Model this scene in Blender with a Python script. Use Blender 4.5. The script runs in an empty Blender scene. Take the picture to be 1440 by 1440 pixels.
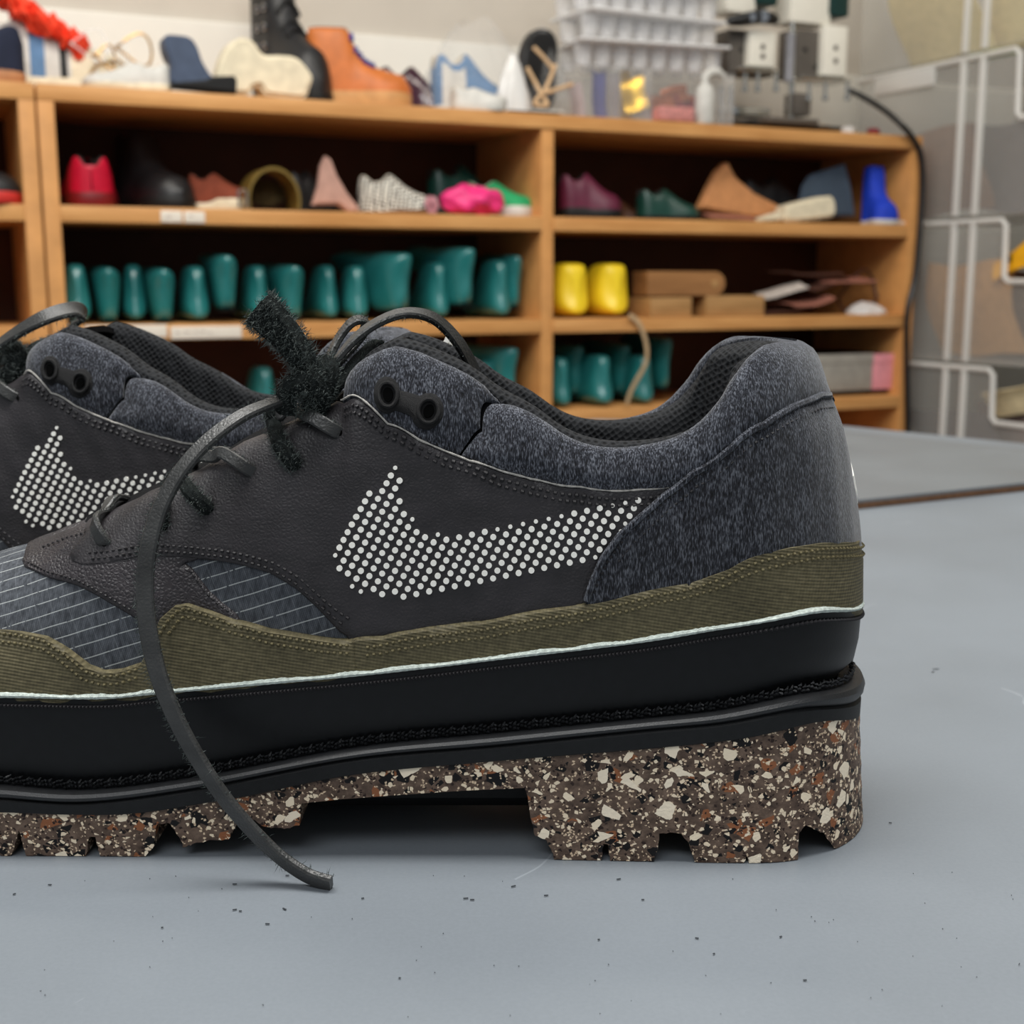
import bpy, bmesh, math, random
import numpy as np
from mathutils import Vector, Matrix
from mathutils.geometry import delaunay_2d_cdt

scene = bpy.context.scene
COL = scene.collection
PI = math.pi
rnd = random.Random(7)

# ------------------------------------------------------------------ camera, world, lights, exposure
F_PX, PITCH, CAM_H = 1800.0, math.radians(10.2), 0.16
cam_data = bpy.data.cameras.new('camera')
cam = bpy.data.objects.new('camera', cam_data)
COL.objects.link(cam)
cam.location = (0, 0, CAM_H)
cam.rotation_euler = (PI / 2 - PITCH, 0, 0)
cam_data.sensor_width = 36.0
cam_data.lens = F_PX / 1440 * 36.0
cam_data.clip_start = 0.01
cam_data.dof.use_dof = True
cam_data.dof.focus_distance = 0.345
cam_data.dof.aperture_fstop = 21.0
scene.camera = cam

scene.view_settings.view_transform = 'Standard'
scene.view_settings.look = 'None'
scene.view_settings.gamma = 1.0
scene.view_settings.use_curve_mapping = False
scene.view_settings.exposure = 0.0

world = bpy.data.worlds.new('room_light')
scene.world = world
world.use_nodes = True
wbg = world.node_tree.nodes['Background']
wbg.inputs[0].default_value = (0.86, 0.93, 1.0, 1)
wbg.inputs[1].default_value = 0.26


def area(name, loc, target, sx, sy, power, color=(1, 0.96, 0.9)):
    l = bpy.data.lights.new(name, 'AREA')
    l.shape = 'RECTANGLE'
    l.size, l.size_y, l.energy, l.color = sx, sy, power, color
    o = bpy.data.objects.new(name, l)
    COL.objects.link(o)
    o.location = loc
    o.rotation_euler = (Vector(target) - Vector(loc)).to_track_quat('-Z', 'Y').to_euler()
    return o


# ceiling lamps of the workshop: one over the bench, one row in front of the shelves
area('ceiling_lamp', (0.0, 0.34, 1.7), (0.0, 0.40, 0), 1.5, 0.5, 44.0, (1, 0.99, 0.96))
area('ceiling_lamp', (-0.5, -0.9, 1.7), (-0.1, 0.4, 0), 1.5, 0.6, 15.0, (0.96, 0.98, 1.0))
area('ceiling_lamp', (-0.4, 1.35, 1.8), (-0.3, 2.6, 0.15), 2.0, 0.35, 25.0, (1, 0.93, 0.82))
area('ceiling_lamp', (1.2, 1.7, 1.8), (0.9, 2.9, 0.2), 1.2, 0.35, 9.0, (1, 0.93, 0.82))

# ------------------------------------------------------------------ camera geometry: pixel to place in the room
CP, SP = math.cos(PITCH), math.sin(PITCH)


def ray(px, py):
    dx, dy = (px - 720) / F_PX, (720 - py) / F_PX
    return Vector((dx, CP + dy * SP, -SP + dy * CP))


def at_y(px, py, Y):
    v = ray(px, py)
    return Vector((0, 0, CAM_H)) + v * (Y / v.y)


def at_z(px, py, z):
    v = ray(px, py)
    return Vector((0, 0, CAM_H)) + v * ((z - CAM_H) / v.z)


# ------------------------------------------------------------------ helpers: objects
def lin(c):
    c = c / 255.0
    return c / 12.92 if c <= 0.04045 else ((c + 0.055) / 1.055) ** 2.4


def S(r, g, b):
    return (lin(r), lin(g), lin(b), 1.0)


def empty(name, loc=(0, 0, 0), rz=0.0, label=None, cat=None, group=None, sc=None):
    o = bpy.data.objects.new(name, None)
    COL.objects.link(o)
    o.empty_display_size = 0.02
    o.location = loc
    o.rotation_euler = (0, 0, rz)
    if sc: o.scale = sc
    tag(o, label, cat, group)
    return o


def tag(o, label=None, cat=None, group=None, kind=None):
    if label: o['label'] = label
    if cat: o['category'] = cat
    if group: o['group'] = group
    if kind: o['kind'] = kind
    return o


def mesh(name, verts, faces, material, parent=None, smooth=True, auto=None):
    me = bpy.data.meshes.new(name)
    me.from_pydata([tuple(v) for v in verts], [], [tuple(f) for f in faces])
    me.update()
    if material: me.materials.append(material)
    if smooth:
        me.polygons.foreach_set('use_smooth', [True] * len(me.polygons))
        if auto is not None:
            me.set_sharp_from_angle(angle=math.radians(auto))
    o = bpy.data.objects.new(name, me)
    COL.objects.link(o)
    if parent: o.parent = parent
    return o


def fix_normals(o):
    bm = bmesh.new()
    bm.from_mesh(o.data)
    bmesh.ops.recalc_face_normals(bm, faces=bm.faces)
    bm.to_mesh(o.data)
    bm.free()
    return o


class MB:
    """collects shapes for ONE mesh"""

    def __init__(self):
        self.v, self.f = [], []

    def add(self, verts, faces):
        n = len(self.v)
        self.v += [Vector(p) for p in verts]
        self.f += [tuple(i + n for i in q) for q in faces]
        return self

    def box(self, c, s, rz=0.0, bev=0.0, rot=None):
        """bevelled box, centre c and full size s"""
        hx, hy, hz = s[0] / 2, s[1] / 2, s[2] / 2
        M = rot if rot is not None else Matrix.Rotation(rz, 3, 'Z')
        c = Vector(c)
        if bev <= 0:
            vs = [(x * hx, y * hy, z * hz) for z in (-1, 1) for y in (-1, 1) for x in (-1, 1)]
            fs = [(0, 2, 3, 1), (4, 5, 7, 6), (0, 1, 5, 4), (2, 6, 7, 3), (0, 4, 6, 2), (1, 3, 7, 5)]
            return self.add([c + M @ Vector(p) for p in vs], fs)
        b = min(bev, hx * .95, hy * .95, hz * .95)
        bm = bmesh.new()
        bmesh.ops.create_cube(bm, size=1.0)
        for v in bm.verts: v.co = Vector((v.co.x * 2 * hx, v.co.y * 2 * hy, v.co.z * 2 * hz))
        bmesh.ops.bevel(bm, geom=bm.edges[:], offset=b, segments=2, affect='EDGES', profile=0.6)
        bm.verts.index_update()
        vs = [c + M @ v.co for v in bm.verts]
        fs = [[v.index for v in f.verts] for f in bm.faces]
        bm.free()
        return self.add(vs, fs)

    def tube(self, pts, r, seg=8, cap=True, closed=False):
        pts = [Vector(p) for p in pts]
        n = len(pts)
        rs = r if isinstance(r, (list, tuple)) else [r] * n
        rings = []
        up = None
        for i in range(n):
            if closed:
                t = pts[(i + 1) % n] - pts[i - 1]
            else:
                t = pts[min(i + 1, n - 1)] - pts[max(i - 1, 0)]
            t.normalize()
            if up is None:
                up = Vector((0, 0, 1)) if abs(t.z) < .9 else Vector((1, 0, 0))
            side = t.cross(up)
            side.normalize()
            up = side.cross(t)
            rings.append([pts[i] + (side * math.cos(a) + up * math.sin(a)) * rs[i]
                          for a in [2 * PI * k / seg for k in range(seg)]])
        vs = [p for rg in rings for p in rg]
        fs = []
        m = n if closed else n - 1
        for i in range(m):
            j = (i + 1) % n
            for k in range(seg):
                l = (k + 1) % seg
                fs.append((i * seg + k, i * seg + l, j * seg + l, j * seg + k))
        if cap and not closed:
            fs.append(tuple(range(seg))[::-1])
            fs.append(tuple(range((n - 1) * seg, n * seg)))
        return self.add(vs, fs)

    def cyl(self, a, b, r, seg=16, r2=None):
        return self.tube([a, b], [r, r if r2 is None else r2], seg)

    def lathe(self, c, prof, seg=20):
        """profile (r, z) spun about a vertical axis at c"""
        c = Vector(c)
        n = len(prof)
        vs, fs = [], []
        for r, z in prof:
            for k in range(seg):
                a = 2 * PI * k / seg
                vs.append(c + Vector((r * math.cos(a), r * math.sin(a), z)))
        for i in range(n - 1):
            for k in range(seg):
                l = (k + 1) % seg
                fs.append((i * seg + k, i * seg + l, (i + 1) * seg + l, (i + 1) * seg + k))
        fs.append(tuple(range(seg))[::-1])
        fs.append(tuple(range((n - 1) * seg, n * seg)))
        return self.add(vs, fs)

    def loft(self, rings, closed_ring=True, cap=True):
        m = len(rings[0])
        vs = [p for r in rings for p in r]
        fs = []
        for i in range(len(rings) - 1):
            for k in range(m if closed_ring else m - 1):
                l = (k + 1) % m
                fs.append((i * m + k, i * m + l, (i + 1) * m + l, (i + 1) * m + k))
        if cap and closed_ring:
            fs.append(tuple(range(m))[::-1])
            fs.append(tuple(range((len(rings) - 1) * m, len(rings) * m)))
        return self.add(vs, fs)

    def obj(self, name, material, parent=None, smooth=True, auto=40, xf=None):
        vs = [xf @ p for p in self.v] if xf is not None else self.v
        return fix_normals(mesh(name, vs, self.f, material, parent, smooth, auto))


def copy_tree(o, parent=None):
    c = o.copy()
    COL.objects.link(c)
    c.parent = parent
    for ch in list(o.children): copy_tree(ch, c)
    return c


def spline(pts, n):
    """Catmull-Rom through the points, n samples per span"""
    P = [Vector(p) for p in pts]
    out = []
    for i in range(len(P) - 1):
        p0, p1, p2 = P[max(i - 1, 0)], P[i], P[i + 1]
        p3 = P[min(i + 2, len(P) - 1)]
        for k in range(n):
            t = k / n
            out.append(0.5 * ((2 * p1) + (p2 - p0) * t + (2 * p0 - 5 * p1 + 4 * p2 - p3) * t * t
                              + (3 * p1 - p0 - 3 * p2 + p3) * t ** 3))
    out.append(P[-1])
    return out


class Curve1:
    """smooth function through (x, y) pairs, ready for numpy"""

    def __init__(self, pairs):
        pairs = sorted(pairs)
        s = spline([(x, y, 0) for x, y in pairs], 12)
        xs = np.array([p.x for p in s])
        self.x = np.maximum.accumulate(xs)
        self.y = np.array([p.y for p in s])

    def __call__(self, x):
        return np.interp(x, self.x, self.y)


# ------------------------------------------------------------------ helpers: materials
def new_mat(name):
    m = bpy.data.materials.new(name)
    m.use_nodes = True
    nt = m.node_tree
    return m, nt, nt.nodes['Principled BSDF']


def N(nt, typ, **kw):
    n = nt.nodes.new(typ)
    for k, v in kw.items():
        if k.startswith('i_'):
            key = k[2:]
            n.inputs[int(key) if key.isdigit() else key].default_value = v
        else:
            setattr(n, k, v)
    return n


def coords(nt, scale=(1, 1, 1), rot=(0, 0, 0)):
    tc = N(nt, 'ShaderNodeTexCoord')
    mp = N(nt, 'ShaderNodeMapping')
    mp.inputs['Scale'].default_value = scale
    mp.inputs['Rotation'].default_value = rot
    nt.links.new(tc.outputs['Object'], mp.inputs[0])
    return mp.outputs[0]


def bump(nt, bsdf, height, strength, dist):
    b = N(nt, 'ShaderNodeBump')
    b.inputs['Strength'].default_value = strength
    b.inputs['Distance'].default_value = dist
    nt.links.new(height, b.inputs['Height'])
    nt.links.new(b.outputs[0], bsdf.inputs['Normal'])
    return b


def mix(nt, fac, a, b):
    n = N(nt, 'ShaderNodeMix', data_type='RGBA')
    for sock, v in ((n.inputs[0], fac), (n.inputs[6], a), (n.inputs[7], b)):
        if hasattr(v, 'links'):
            nt.links.new(v, sock)
        else:
            sock.default_value = v
    return n.outputs[2]


def math_n(nt, op, a, b=None, c=None, clamp=False):
    n = N(nt, 'ShaderNodeMath', operation=op, use_clamp=clamp)
    for k, v in enumerate((a, b, c)):
        if v is None: continue
        if hasattr(v, 'links'):
            nt.links.new(v, n.inputs[k])
        else:
            n.inputs[k].default_value = v
    return n.outputs[0]


def noise(nt, vec, scale, detail=3.0, rough=.55):
    n = N(nt, 'ShaderNodeTexNoise')
    n.inputs['Scale'].default_value = scale
    n.inputs['Detail'].default_value = detail
    n.inputs['Roughness'].default_value = rough
    nt.links.new(vec, n.inputs['Vector'])
    return n.outputs['Fac']


def ramp(nt, fac, stops):
    r = N(nt, 'ShaderNodeValToRGB')
    e = r.color_ramp.elements
    while len(e) < len(stops): e.new(0.5)
    for el, (p, c) in zip(e, stops):
        el.position = p
        el.color = c if len(c) == 4 else (*c, 1)
    nt.links.new(fac, r.inputs[0])
    return r.outputs[0]


def plain(name, col, rough=.5, spec=.5, metal=0.0, ns=None, bs=.3, bd=.0005, var=0.12, coat=0.0):
    """plain material with faint mottling and fine relief"""
    m, nt, b = new_mat(name)
    b.inputs['Roughness'].default_value = rough
    b.inputs['Specular IOR Level'].default_value = spec
    b.inputs['Metallic'].default_value = metal
    b.inputs['Coat Weight'].default_value = coat
    v = coords(nt)
    sc = ns or 60
    nz = noise(nt, v, sc)
    d = tuple(max(0, c * (1 - var)) for c in col[:3]) + (1,)
    l = tuple(min(1, c * (1 + var)) for c in col[:3]) + (1,)
    nt.links.new(ramp(nt, nz, [(.3, d), (.7, l)]), b.inputs['Base Color'])
    if bs > 0:
        bump(nt, b, noise(nt, v, sc * 6, 2), bs, bd)
    return m


def clear_plastic(name, tint=(0.9, 0.92, 0.93), body=0.28, rough=.12):
    """thin see-through plastic: part clear, part milky with a shiny surface"""
    m, nt, b = new_mat(name)
    b.inputs['Base Color'].default_value = (*tint, 1)
    b.inputs['Roughness'].default_value = rough
    tr = N(nt, 'ShaderNodeBsdfTransparent')
    mx = N(nt, 'ShaderNodeMixShader')
    lw = N(nt, 'ShaderNodeLayerWeight')
    lw.inputs['Blend'].default_value = 0.35
    f = math_n(nt, 'MULTIPLY_ADD', lw.outputs['Facing'], 0.25, body, clamp=True)
    nt.links.new(f, mx.inputs[0])
    nt.links.new(tr.outputs[0], mx.inputs[1])
    nt.links.new(b.outputs[0], mx.inputs[2])
    nt.links.new(mx.outputs[0], nt.nodes['Material Output'].inputs[0])
    return m
# ------------------------------------------------------------------ materials of the shoes
def mat_heather(name='heather_jersey', k=1.0):
    m, nt, b = new_mat(name)
    v = coords(nt, (3000, 3000, 620), (0, math.radians(7), 0))
    n1 = noise(nt, v, 1.0, 2, .5)
    v2 = coords(nt, (420, 420, 110), (0, math.radians(7), 0))
    n2 = noise(nt, v2, 1.0, 3, .6)
    f = math_n(nt, 'ADD', math_n(nt, 'MULTIPLY', n1, .75), math_n(nt, 'MULTIPLY', n2, .25))
    c = ramp(nt, f, [(.37, S(17 * k, 17 * k, 21 * k)), (.5, S(46 * k, 48 * k, 55 * k)), (.65, S(108 * k, 111 * k, 119 * k))])
    nt.links.new(c, b.inputs['Base Color'])
    b.inputs['Roughness'].default_value = .9
    b.inputs['Specular IOR Level'].default_value = .15
    b.inputs['Sheen Weight'].default_value = .25
    bump(nt, b, f, .55, .0006)
    return m


def mat_leather(name, col, wr=.5, rough=.47):
    m, nt, b = new_mat(name)
    v = coords(nt)
    vo = N(nt, 'ShaderNodeTexVoronoi', feature='DISTANCE_TO_EDGE')
    vo.inputs['Scale'].default_value = 900
    nt.links.new(v, vo.inputs['Vector'])
    big = noise(nt, coords(nt, (1, 1, 1.8)), 55, 4, .6)
    h = math_n(nt, 'ADD', math_n(nt, 'MULTIPLY', vo.outputs['Distance'], 1.2),
               math_n(nt, 'MULTIPLY', big, 1.6))
    c2 = tuple(x * 1.35 for x in col[:3]) + (1,)
    c1 = tuple(x * .75 for x in col[:3]) + (1,)
    nt.links.new(ramp(nt, big, [(.35, c1), (.65, c2)]), b.inputs['Base Color'])
    b.inputs['Roughness'].default_value = rough
    b.inputs['Specular IOR Level'].default_value = .45
    bump(nt, b, h, wr, .0005)
    return m


def mat_ripstop():
    m, nt, b = new_mat('ripstop_cloth')
    tc = N(nt, 'ShaderNodeTexCoord')
    sp = N(nt, 'ShaderNodeSeparateXYZ')
    mp = N(nt, 'ShaderNodeMapping')
    mp.inputs['Rotation'].default_value = (0, math.radians(17), 0)
    nt.links.new(tc.outputs['Object'], mp.inputs[0])
    nt.links.new(mp.outputs[0], sp.inputs[0])

    def lines(s, period, width):
        fr = math_n(nt, 'FRACT', math_n(nt, 'DIVIDE', s, period))
        return math_n(nt, 'LESS_THAN', fr, width)
    h = math_n(nt, 'ADD', sp.outputs[2], math_n(nt, 'MULTIPLY', sp.outputs[1], .55))
    g1 = lines(h, .0041, .075)
    g2 = lines(math_n(nt, 'ADD', sp.outputs[0], math_n(nt, 'MULTIPLY', sp.outputs[2], .1)), .0046, .05)
    wv = lines(sp.outputs[0], .00052, .5)
    wh = lines(h, .00058, .5)
    nz = noise(nt, coords(nt, (900, 900, 300)), 1.0, 2)
    base = ramp(nt, nz, [(.3, S(54, 57, 62)), (.7, S(92, 96, 102))])
    dark = mix(nt, math_n(nt, 'MULTIPLY', wv, .45), base, S(34, 37, 43))
    dark = mix(nt, math_n(nt, 'MULTIPLY', wh, .15), dark, S(30, 33, 38))
    c = mix(nt, math_n(nt, 'MULTIPLY', g2, .10), dark, S(160, 165, 170))
    brk = math_n(nt, 'GREATER_THAN', noise(nt, coords(nt, (1, 1, 1)), 700, 1), .33)
    c = mix(nt, math_n(nt, 'MULTIPLY', math_n(nt, 'MULTIPLY', g1, brk), .62), c, S(188, 192, 190))
    nt.links.new(c, b.inputs['Base Color'])
    b.inputs['Roughness'].default_value = .7
    b.inputs['Specular IOR Level'].default_value = .25
    bump(nt, b, math_n(nt, 'ADD', wv, g1), .25, .0002)
    return m


def mat_cordura():
    m, nt, b = new_mat('olive_canvas')
    tc = N(nt, 'ShaderNodeTexCoord')
    sp = N(nt, 'ShaderNodeSeparateXYZ')
    mp = N(nt, 'ShaderNodeMapping')
    mp.inputs['Rotation'].default_value = (0, math.radians(-9), 0)
    nt.links.new(tc.outputs['Object'], mp.inputs[0])
    nt.links.new(mp.outputs[0], sp.inputs[0])
    z = math_n(nt, 'SINE', math_n(nt, 'MULTIPLY', sp.outputs[2], 2 * PI / .00092))
    x = math_n(nt, 'SINE', math_n(nt, 'MULTIPLY', sp.outputs[0], 2 * PI / .00095))
    xf = math_n(nt, 'LESS_THAN', sp.outputs[0], .012)
    hz = math_n(nt, 'ADD', math_n(nt, 'MULTIPLY', z, .6), math_n(nt, 'MULTIPLY', x, .2))
    nz = noise(nt, coords(nt, (500, 500, 900)), 1.0, 3)
    big = noise(nt, coords(nt), 40, 2)
    f = math_n(nt, 'ADD', math_n(nt, 'MULTIPLY', hz, .13), math_n(nt, 'ADD', math_n(nt, 'MULTIPLY', nz, .55), math_n(nt, 'MULTIPLY', big, .4)))
    c = ramp(nt, f, [(.25, S(58, 53, 37)), (.5, S(90, 83, 60)), (.75, S(120, 111, 84))])
    nt.links.new(c, b.inputs['Base Color'])
    b.inputs['Roughness'].default_value = .62
    b.inputs['Specular IOR Level'].default_value = .3
    bump(nt, b, hz, .4, .0002)
    return m


def mat_terrazzo():
    m, nt, b = new_mat('speckled_rubber')
    base_v = coords(nt, (1, 1, 1.15))
    warp = N(nt, 'ShaderNodeTexNoise')
    warp.inputs['Scale'].default_value = 420
    nt.links.new(base_v, warp.inputs['Vector'])
    va = N(nt, 'ShaderNodeVectorMath', operation='MULTIPLY_ADD')
    nt.links.new(warp.outputs['Color'], va.inputs[0])
    va.inputs[1].default_value = (.0009, .0009, .0009)
    nt.links.new(base_v, va.inputs[2])
    vec = va.outputs[0]

    def chips(scale, share, edge, off, axis=0):
        ad = N(nt, 'ShaderNodeVectorMath', operation='ADD')
        ad.inputs[1].default_value = (off, off * .7, off * 1.3)
        nt.links.new(vec, ad.inputs[0])
        de = N(nt, 'ShaderNodeTexVoronoi', feature='DISTANCE_TO_EDGE')
        f1 = N(nt, 'ShaderNodeTexVoronoi', feature='F1')
        for q in (de, f1):
            q.inputs['Scale'].default_value = scale
            nt.links.new(ad.outputs[0], q.inputs['Vector'])
        sep = N(nt, 'ShaderNodeSeparateColor')
        nt.links.new(f1.outputs['Color'], sep.inputs[0])
        pick = math_n(nt, 'LESS_THAN', sep.outputs[axis], share)
        # every chip has its own size
        th = math_n(nt, 'MULTIPLY_ADD', sep.outputs[(axis + 1) % 3], edge, edge * .35)
        inside = math_n(nt, 'GREATER_THAN', de.outputs['Distance'], th)
        return math_n(nt, 'MULTIPLY', pick, inside)
    nz = noise(nt, vec, 260, 4, .65)
    c = ramp(nt, nz, [(.3, S(66, 52, 44)), (.5, S(97, 79, 67)), (.72, S(126, 105, 90))])
    c = mix(nt, chips(240, .12, .10, .31), c, S(146, 92, 60))
    c = mix(nt, chips(1000, .16, .10, .77), c, S(48, 34, 29))
    c = mix(nt, chips(380, .17, .12, .13, 1), c, S(17, 14, 15))
    c = mix(nt, chips(215, .10, .12, .53, 2), c, S(15, 13, 14))
    c = mix(nt, chips(1500, .13, .10, .91, 1), c, S(226, 200, 168))
    c = mix(nt, chips(800, .11, .11, .27, 2), c, S(244, 224, 194))
    c = mix(nt, chips(360, .085, .13, .67), c, S(250, 232, 203))
    c = mix(nt, chips(200, .07, .13, .05, 1), c, S(252, 236, 210))
    nt.links.new(c, b.inputs['Base Color'])
    b.inputs['Roughness'].default_value = .62
    b.inputs['Specular IOR Level'].default_value = .3
    bump(nt, b, noise(nt, vec, 900, 3), .5, .0005)
    return m


def mat_mesh_lining():
    m, nt, b = new_mat('black_spacer_mesh')
    v = coords(nt, (1, 1, 1), (0, math.radians(35), 0))
    vo = N(nt, 'ShaderNodeTexVoronoi', feature='F1')
    vo.inputs['Scale'].default_value = 620
    vo.inputs['Randomness'].default_value = .25
    nt.links.new(v, vo.inputs['Vector'])
    hole = ramp(nt, vo.outputs['Distance'], [(.2, S(2, 2, 3)), (.5, S(37, 38, 40))])
    nt.links.new(hole, b.inputs['Base Color'])
    b.inputs['Roughness'].default_value = .85
    b.inputs['Specular IOR Level'].default_value = .2
    bump(nt, b, vo.outputs['Distance'], .8, .0008)
    return m


M_heather = mat_heather()
M_heather2 = mat_heather('dark_heather_jersey', .86)
M_leather = mat_leather('black_leather', S(40, 37, 39), .35, .5)
M_leather2 = mat_leather('grained_leather', S(48, 44, 46), .7, .42)
M_ripstop = mat_ripstop()
M_olive = mat_cordura()
M_terrazzo = mat_terrazzo()
M_lining = mat_mesh_lining()
M_rand = plain('black_rubber', S(9, 10, 12), .45, .3, ns=300, bs=.15, bd=.0002, var=.25)
M_welt = plain('black_welt', S(28, 29, 31), .45, .5, ns=400, bs=.35, bd=.0003, var=.2)
M_mid = plain('black_midsole', S(19, 20, 21), .6, .35, ns=500, bs=.35, bd=.0003, var=.25)
M_foam = plain('raw_white_foam', S(214, 224, 216), .85, .2, ns=900, bs=.8, bd=.0008, var=.25)
M_shell = plain('black_inner_shell', S(14, 14, 15), .9, .1, ns=200, bs=0)
M_lace = mat_leather('lace_leather', S(54, 54, 53), .3, .38)
M_suede = plain('dark_suede', S(40, 44, 43), .95, .1, ns=900, bs=.9, bd=.001, var=.45)
M_fuzz = plain('suede_fibre', S(86, 92, 89), .9, .1, ns=500, bs=0, var=.4)
M_thread = plain('black_thread', S(38, 36, 38), .6, .35, ns=900, bs=0)
M_thread_o = plain('olive_thread', S(96, 88, 62), .7, .25, ns=900, bs=0, var=.35)
M_print = plain('white_print', S(252, 249, 240), .6, .3, ns=300, bs=0, var=.03)
M_knit = plain('black_knit', S(30, 30, 32), .9, .15, ns=900, bs=1, bd=.0012, var=.5)
M_raw = plain('raw_leather_edge', S(176, 172, 165), .8, .2, ns=900, bs=.3, var=.3)
M_eyelet = plain('black_embroidery', S(19, 18, 19), .55, .35, ns=1200, bs=.8, bd=.0006, var=.4)
M_hole = plain('black_hole', S(5, 5, 5), .9, .05, bs=0)

# ------------------------------------------------------------------ the main shoe: its body as one surface
YC = 0.377
ROOT = Vector((-0.045, YC, 0.0))
X_HEEL, X_TOE = 0.1045, -0.203
RH, RT = 0.038, 0.062
near_w = Curve1([(-.21, .036), (-.17, .0375), (-.14, .0375), (-.10, .038), (-.05, .0385), (0, .0395), (.04, .041), (.075, .0415), (.11, .0415)])
far_w = Curve1([(-.21, .044), (-.17, .047), (-.14, .050), (-.10, .0485), (-.05, .0415), (0, .0395), (.04, .041), (.075, .0415), (.11, .0415)])


def toe_f(x):
    t = np.clip((np.asarray(x, float) - X_TOE) / RT, 0, 1)
    return np.sqrt(np.maximum(0, 1 - (1 - t) ** 2))


def heel_f(d):
    t = np.clip(np.asarray(d, float) / RH, 0, 1)
    return np.sqrt(np.maximum(0, 1 - (1 - t) ** 2))


def plan_loop(inset=0.0, n_arc=16, n_mid=44, xh=X_HEEL):
    """outline of the sole seen from above: near side toe to heel, then far side back"""
    xs = [X_TOE + RT * (1 - math.cos(PI / 2 * k / n_arc)) for k in range(n_arc)]
    x0, x1 = X_TOE + RT, xh - RH
    xs += [x0 + (x1 - x0) * k / n_mid for k in range(n_mid)]
    xs += [xh - RH * (1 - math.cos(PI / 2 * (1 - k / n_arc))) for k in range(n_arc + 1)]
    nearp = [Vector((x, YC - float(near_w(x) * toe_f(x) * heel_f(xh - x)), 0)) for x in xs]
    farp = [Vector((x, YC + float(far_w(x) * toe_f(x) * heel_f(xh - x)), 0)) for x in xs]
    loop = nearp + farp[-2:0:-1]
    n = len(loop)
    nor = []
    for i in range(n):
        t = loop[(i + 1) % n] - loop[i - 1]
        v = Vector((t.y, -t.x, 0))
        v.normalize()
        nor.append(v)
    return loop, nor


LOOP, LNOR = plan_loop()


def sole_hit(px, py, off=0.0):
    """where the line of sight through a pixel meets the side of the sole"""
    Y = YC - .04
    for _ in range(25):
        p = at_y(px, py, Y)
        x = min(p.x, X_HEEL - 1e-4)
        Yn = YC - float(near_w(x) * toe_f(x) * heel_f(X_HEEL - x)) - off
        Y += .5 * (Yn - Y)
    p = at_y(px, py, Y)
    return min(p.x, X_HEEL), p.z


def sole_curve(pix, extra=(), off=0.0):
    return Curve1([sole_hit(a, b, off) for a, b in pix] + list(extra))


z_out = sole_curve([(0, 1140), (90, 1143), (188, 1142), (302, 1125), (347, 1118), (500, 1087), (700, 1068), (900, 1052), (1023, 1040), (1150, 1013), (1222, 993)],
                   [(-.16, .0135), (-.18, .0165), (-.205, .022)])
z_mid = sole_curve([(0, 1122), (122, 1128), (278, 1108), (500, 1066), (700, 1048), (900, 1027), (1010, 1017), (1130, 995), (1222, 966)],
                   [(-.16, .0175), (-.18, .021), (-.205, .027)])
z_welt = sole_curve([(0, 1107), (122, 1114), (278, 1095), (500, 1054), (700, 1034), (900, 1014), (1006, 1003), (1127, 979), (1215, 938)],
                    [(-.16, .0215), (-.18, .025), (-.205, .031)])
z_rand = sole_curve([(0, 979), (139, 981), (222, 974), (500, 949), (700, 926), (900, 902), (1023, 882), (1150, 860), (1226, 842)],
                    [(-.16, .0465), (-.18, .049), (-.205, .053)])

# ---- upper
up_b = lambda x: near_w(x) - .0044
up_bf = lambda x: far_w(x) - .0044
z_base = lambda x: z_rand(x) - .004


def yy(px, py, Y):
    p = at_y(px, py, Y)
    return p.x, p.z, YC - Y


TOP = [yy(*q) for q in [(485, 565, .3555), (508, 522, .3545), (539, 502, .354), (567, 495, .3535), (608, 511, .352), (660, 537, .350),
                        (702, 568, .349), (747, 591, .348), (790, 620, .347), (832, 635, .346), (884, 637, .346), (947, 624, .346), (988, 600, .3465),
                        (1020, 562, .349), (1037, 531, .351), (1058, 503, .354), (1082, 489, .360),
                        (440, 588, .357), (347, 629, .361), (288, 664, .363), (201, 705, .365), (150, 728, .367), (87, 752, .377), (0, 780, .377)]]
z_top = Curve1([(x, z) for x, z, g in TOP] + [(.079, .1425), (.10, .1425), (-.172, .073), (-.187, .066), (-.198, .059), (-.205, .0535)])
gap = Curve1([(-.21, 0), (-.15, 0.0), (-.138, .001), (-.128, .0065), (-.118, .0105), (-.105, .013), (-.075, .0155), (-.046, .0215), (-.03, .0245), (-.01, .027),
              (.02, .0305), (.05, .0315), (.10, .0315)])
x_heel_z = Curve1([(.03, .1012), (.060, .1018), (.0693, .1014), (.0874, .1002), (.1134, .0950), (.1197, .0930), (.1289, .0890), (.1384, .0852), (.1416, .0800), (.15, .0795)])


def s_of(x, z):
    zb, zt = z_base(x), z_top(x)
    return np.clip((z - zb) / np.maximum(1e-4, zt - zb), 0, 1)


def surf_y(x, z):
    s = s_of(x, z)
    c = np.sqrt(1 - s * s)
    g = gap(x)
    return YC - toe_f(x) * heel_f(x_heel_z(z) - x) * (g + (up_b(x) - g) * c ** .8)


def to_ua(x, z):
    d = max(0.0, float(x_heel_z(z)) - x)
    u = RH * math.acos(1 - d / RH) if d < RH else RH * PI / 2 + d - RH
    return u, math.asin(float(s_of(x, z))) * 2 / PI


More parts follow.
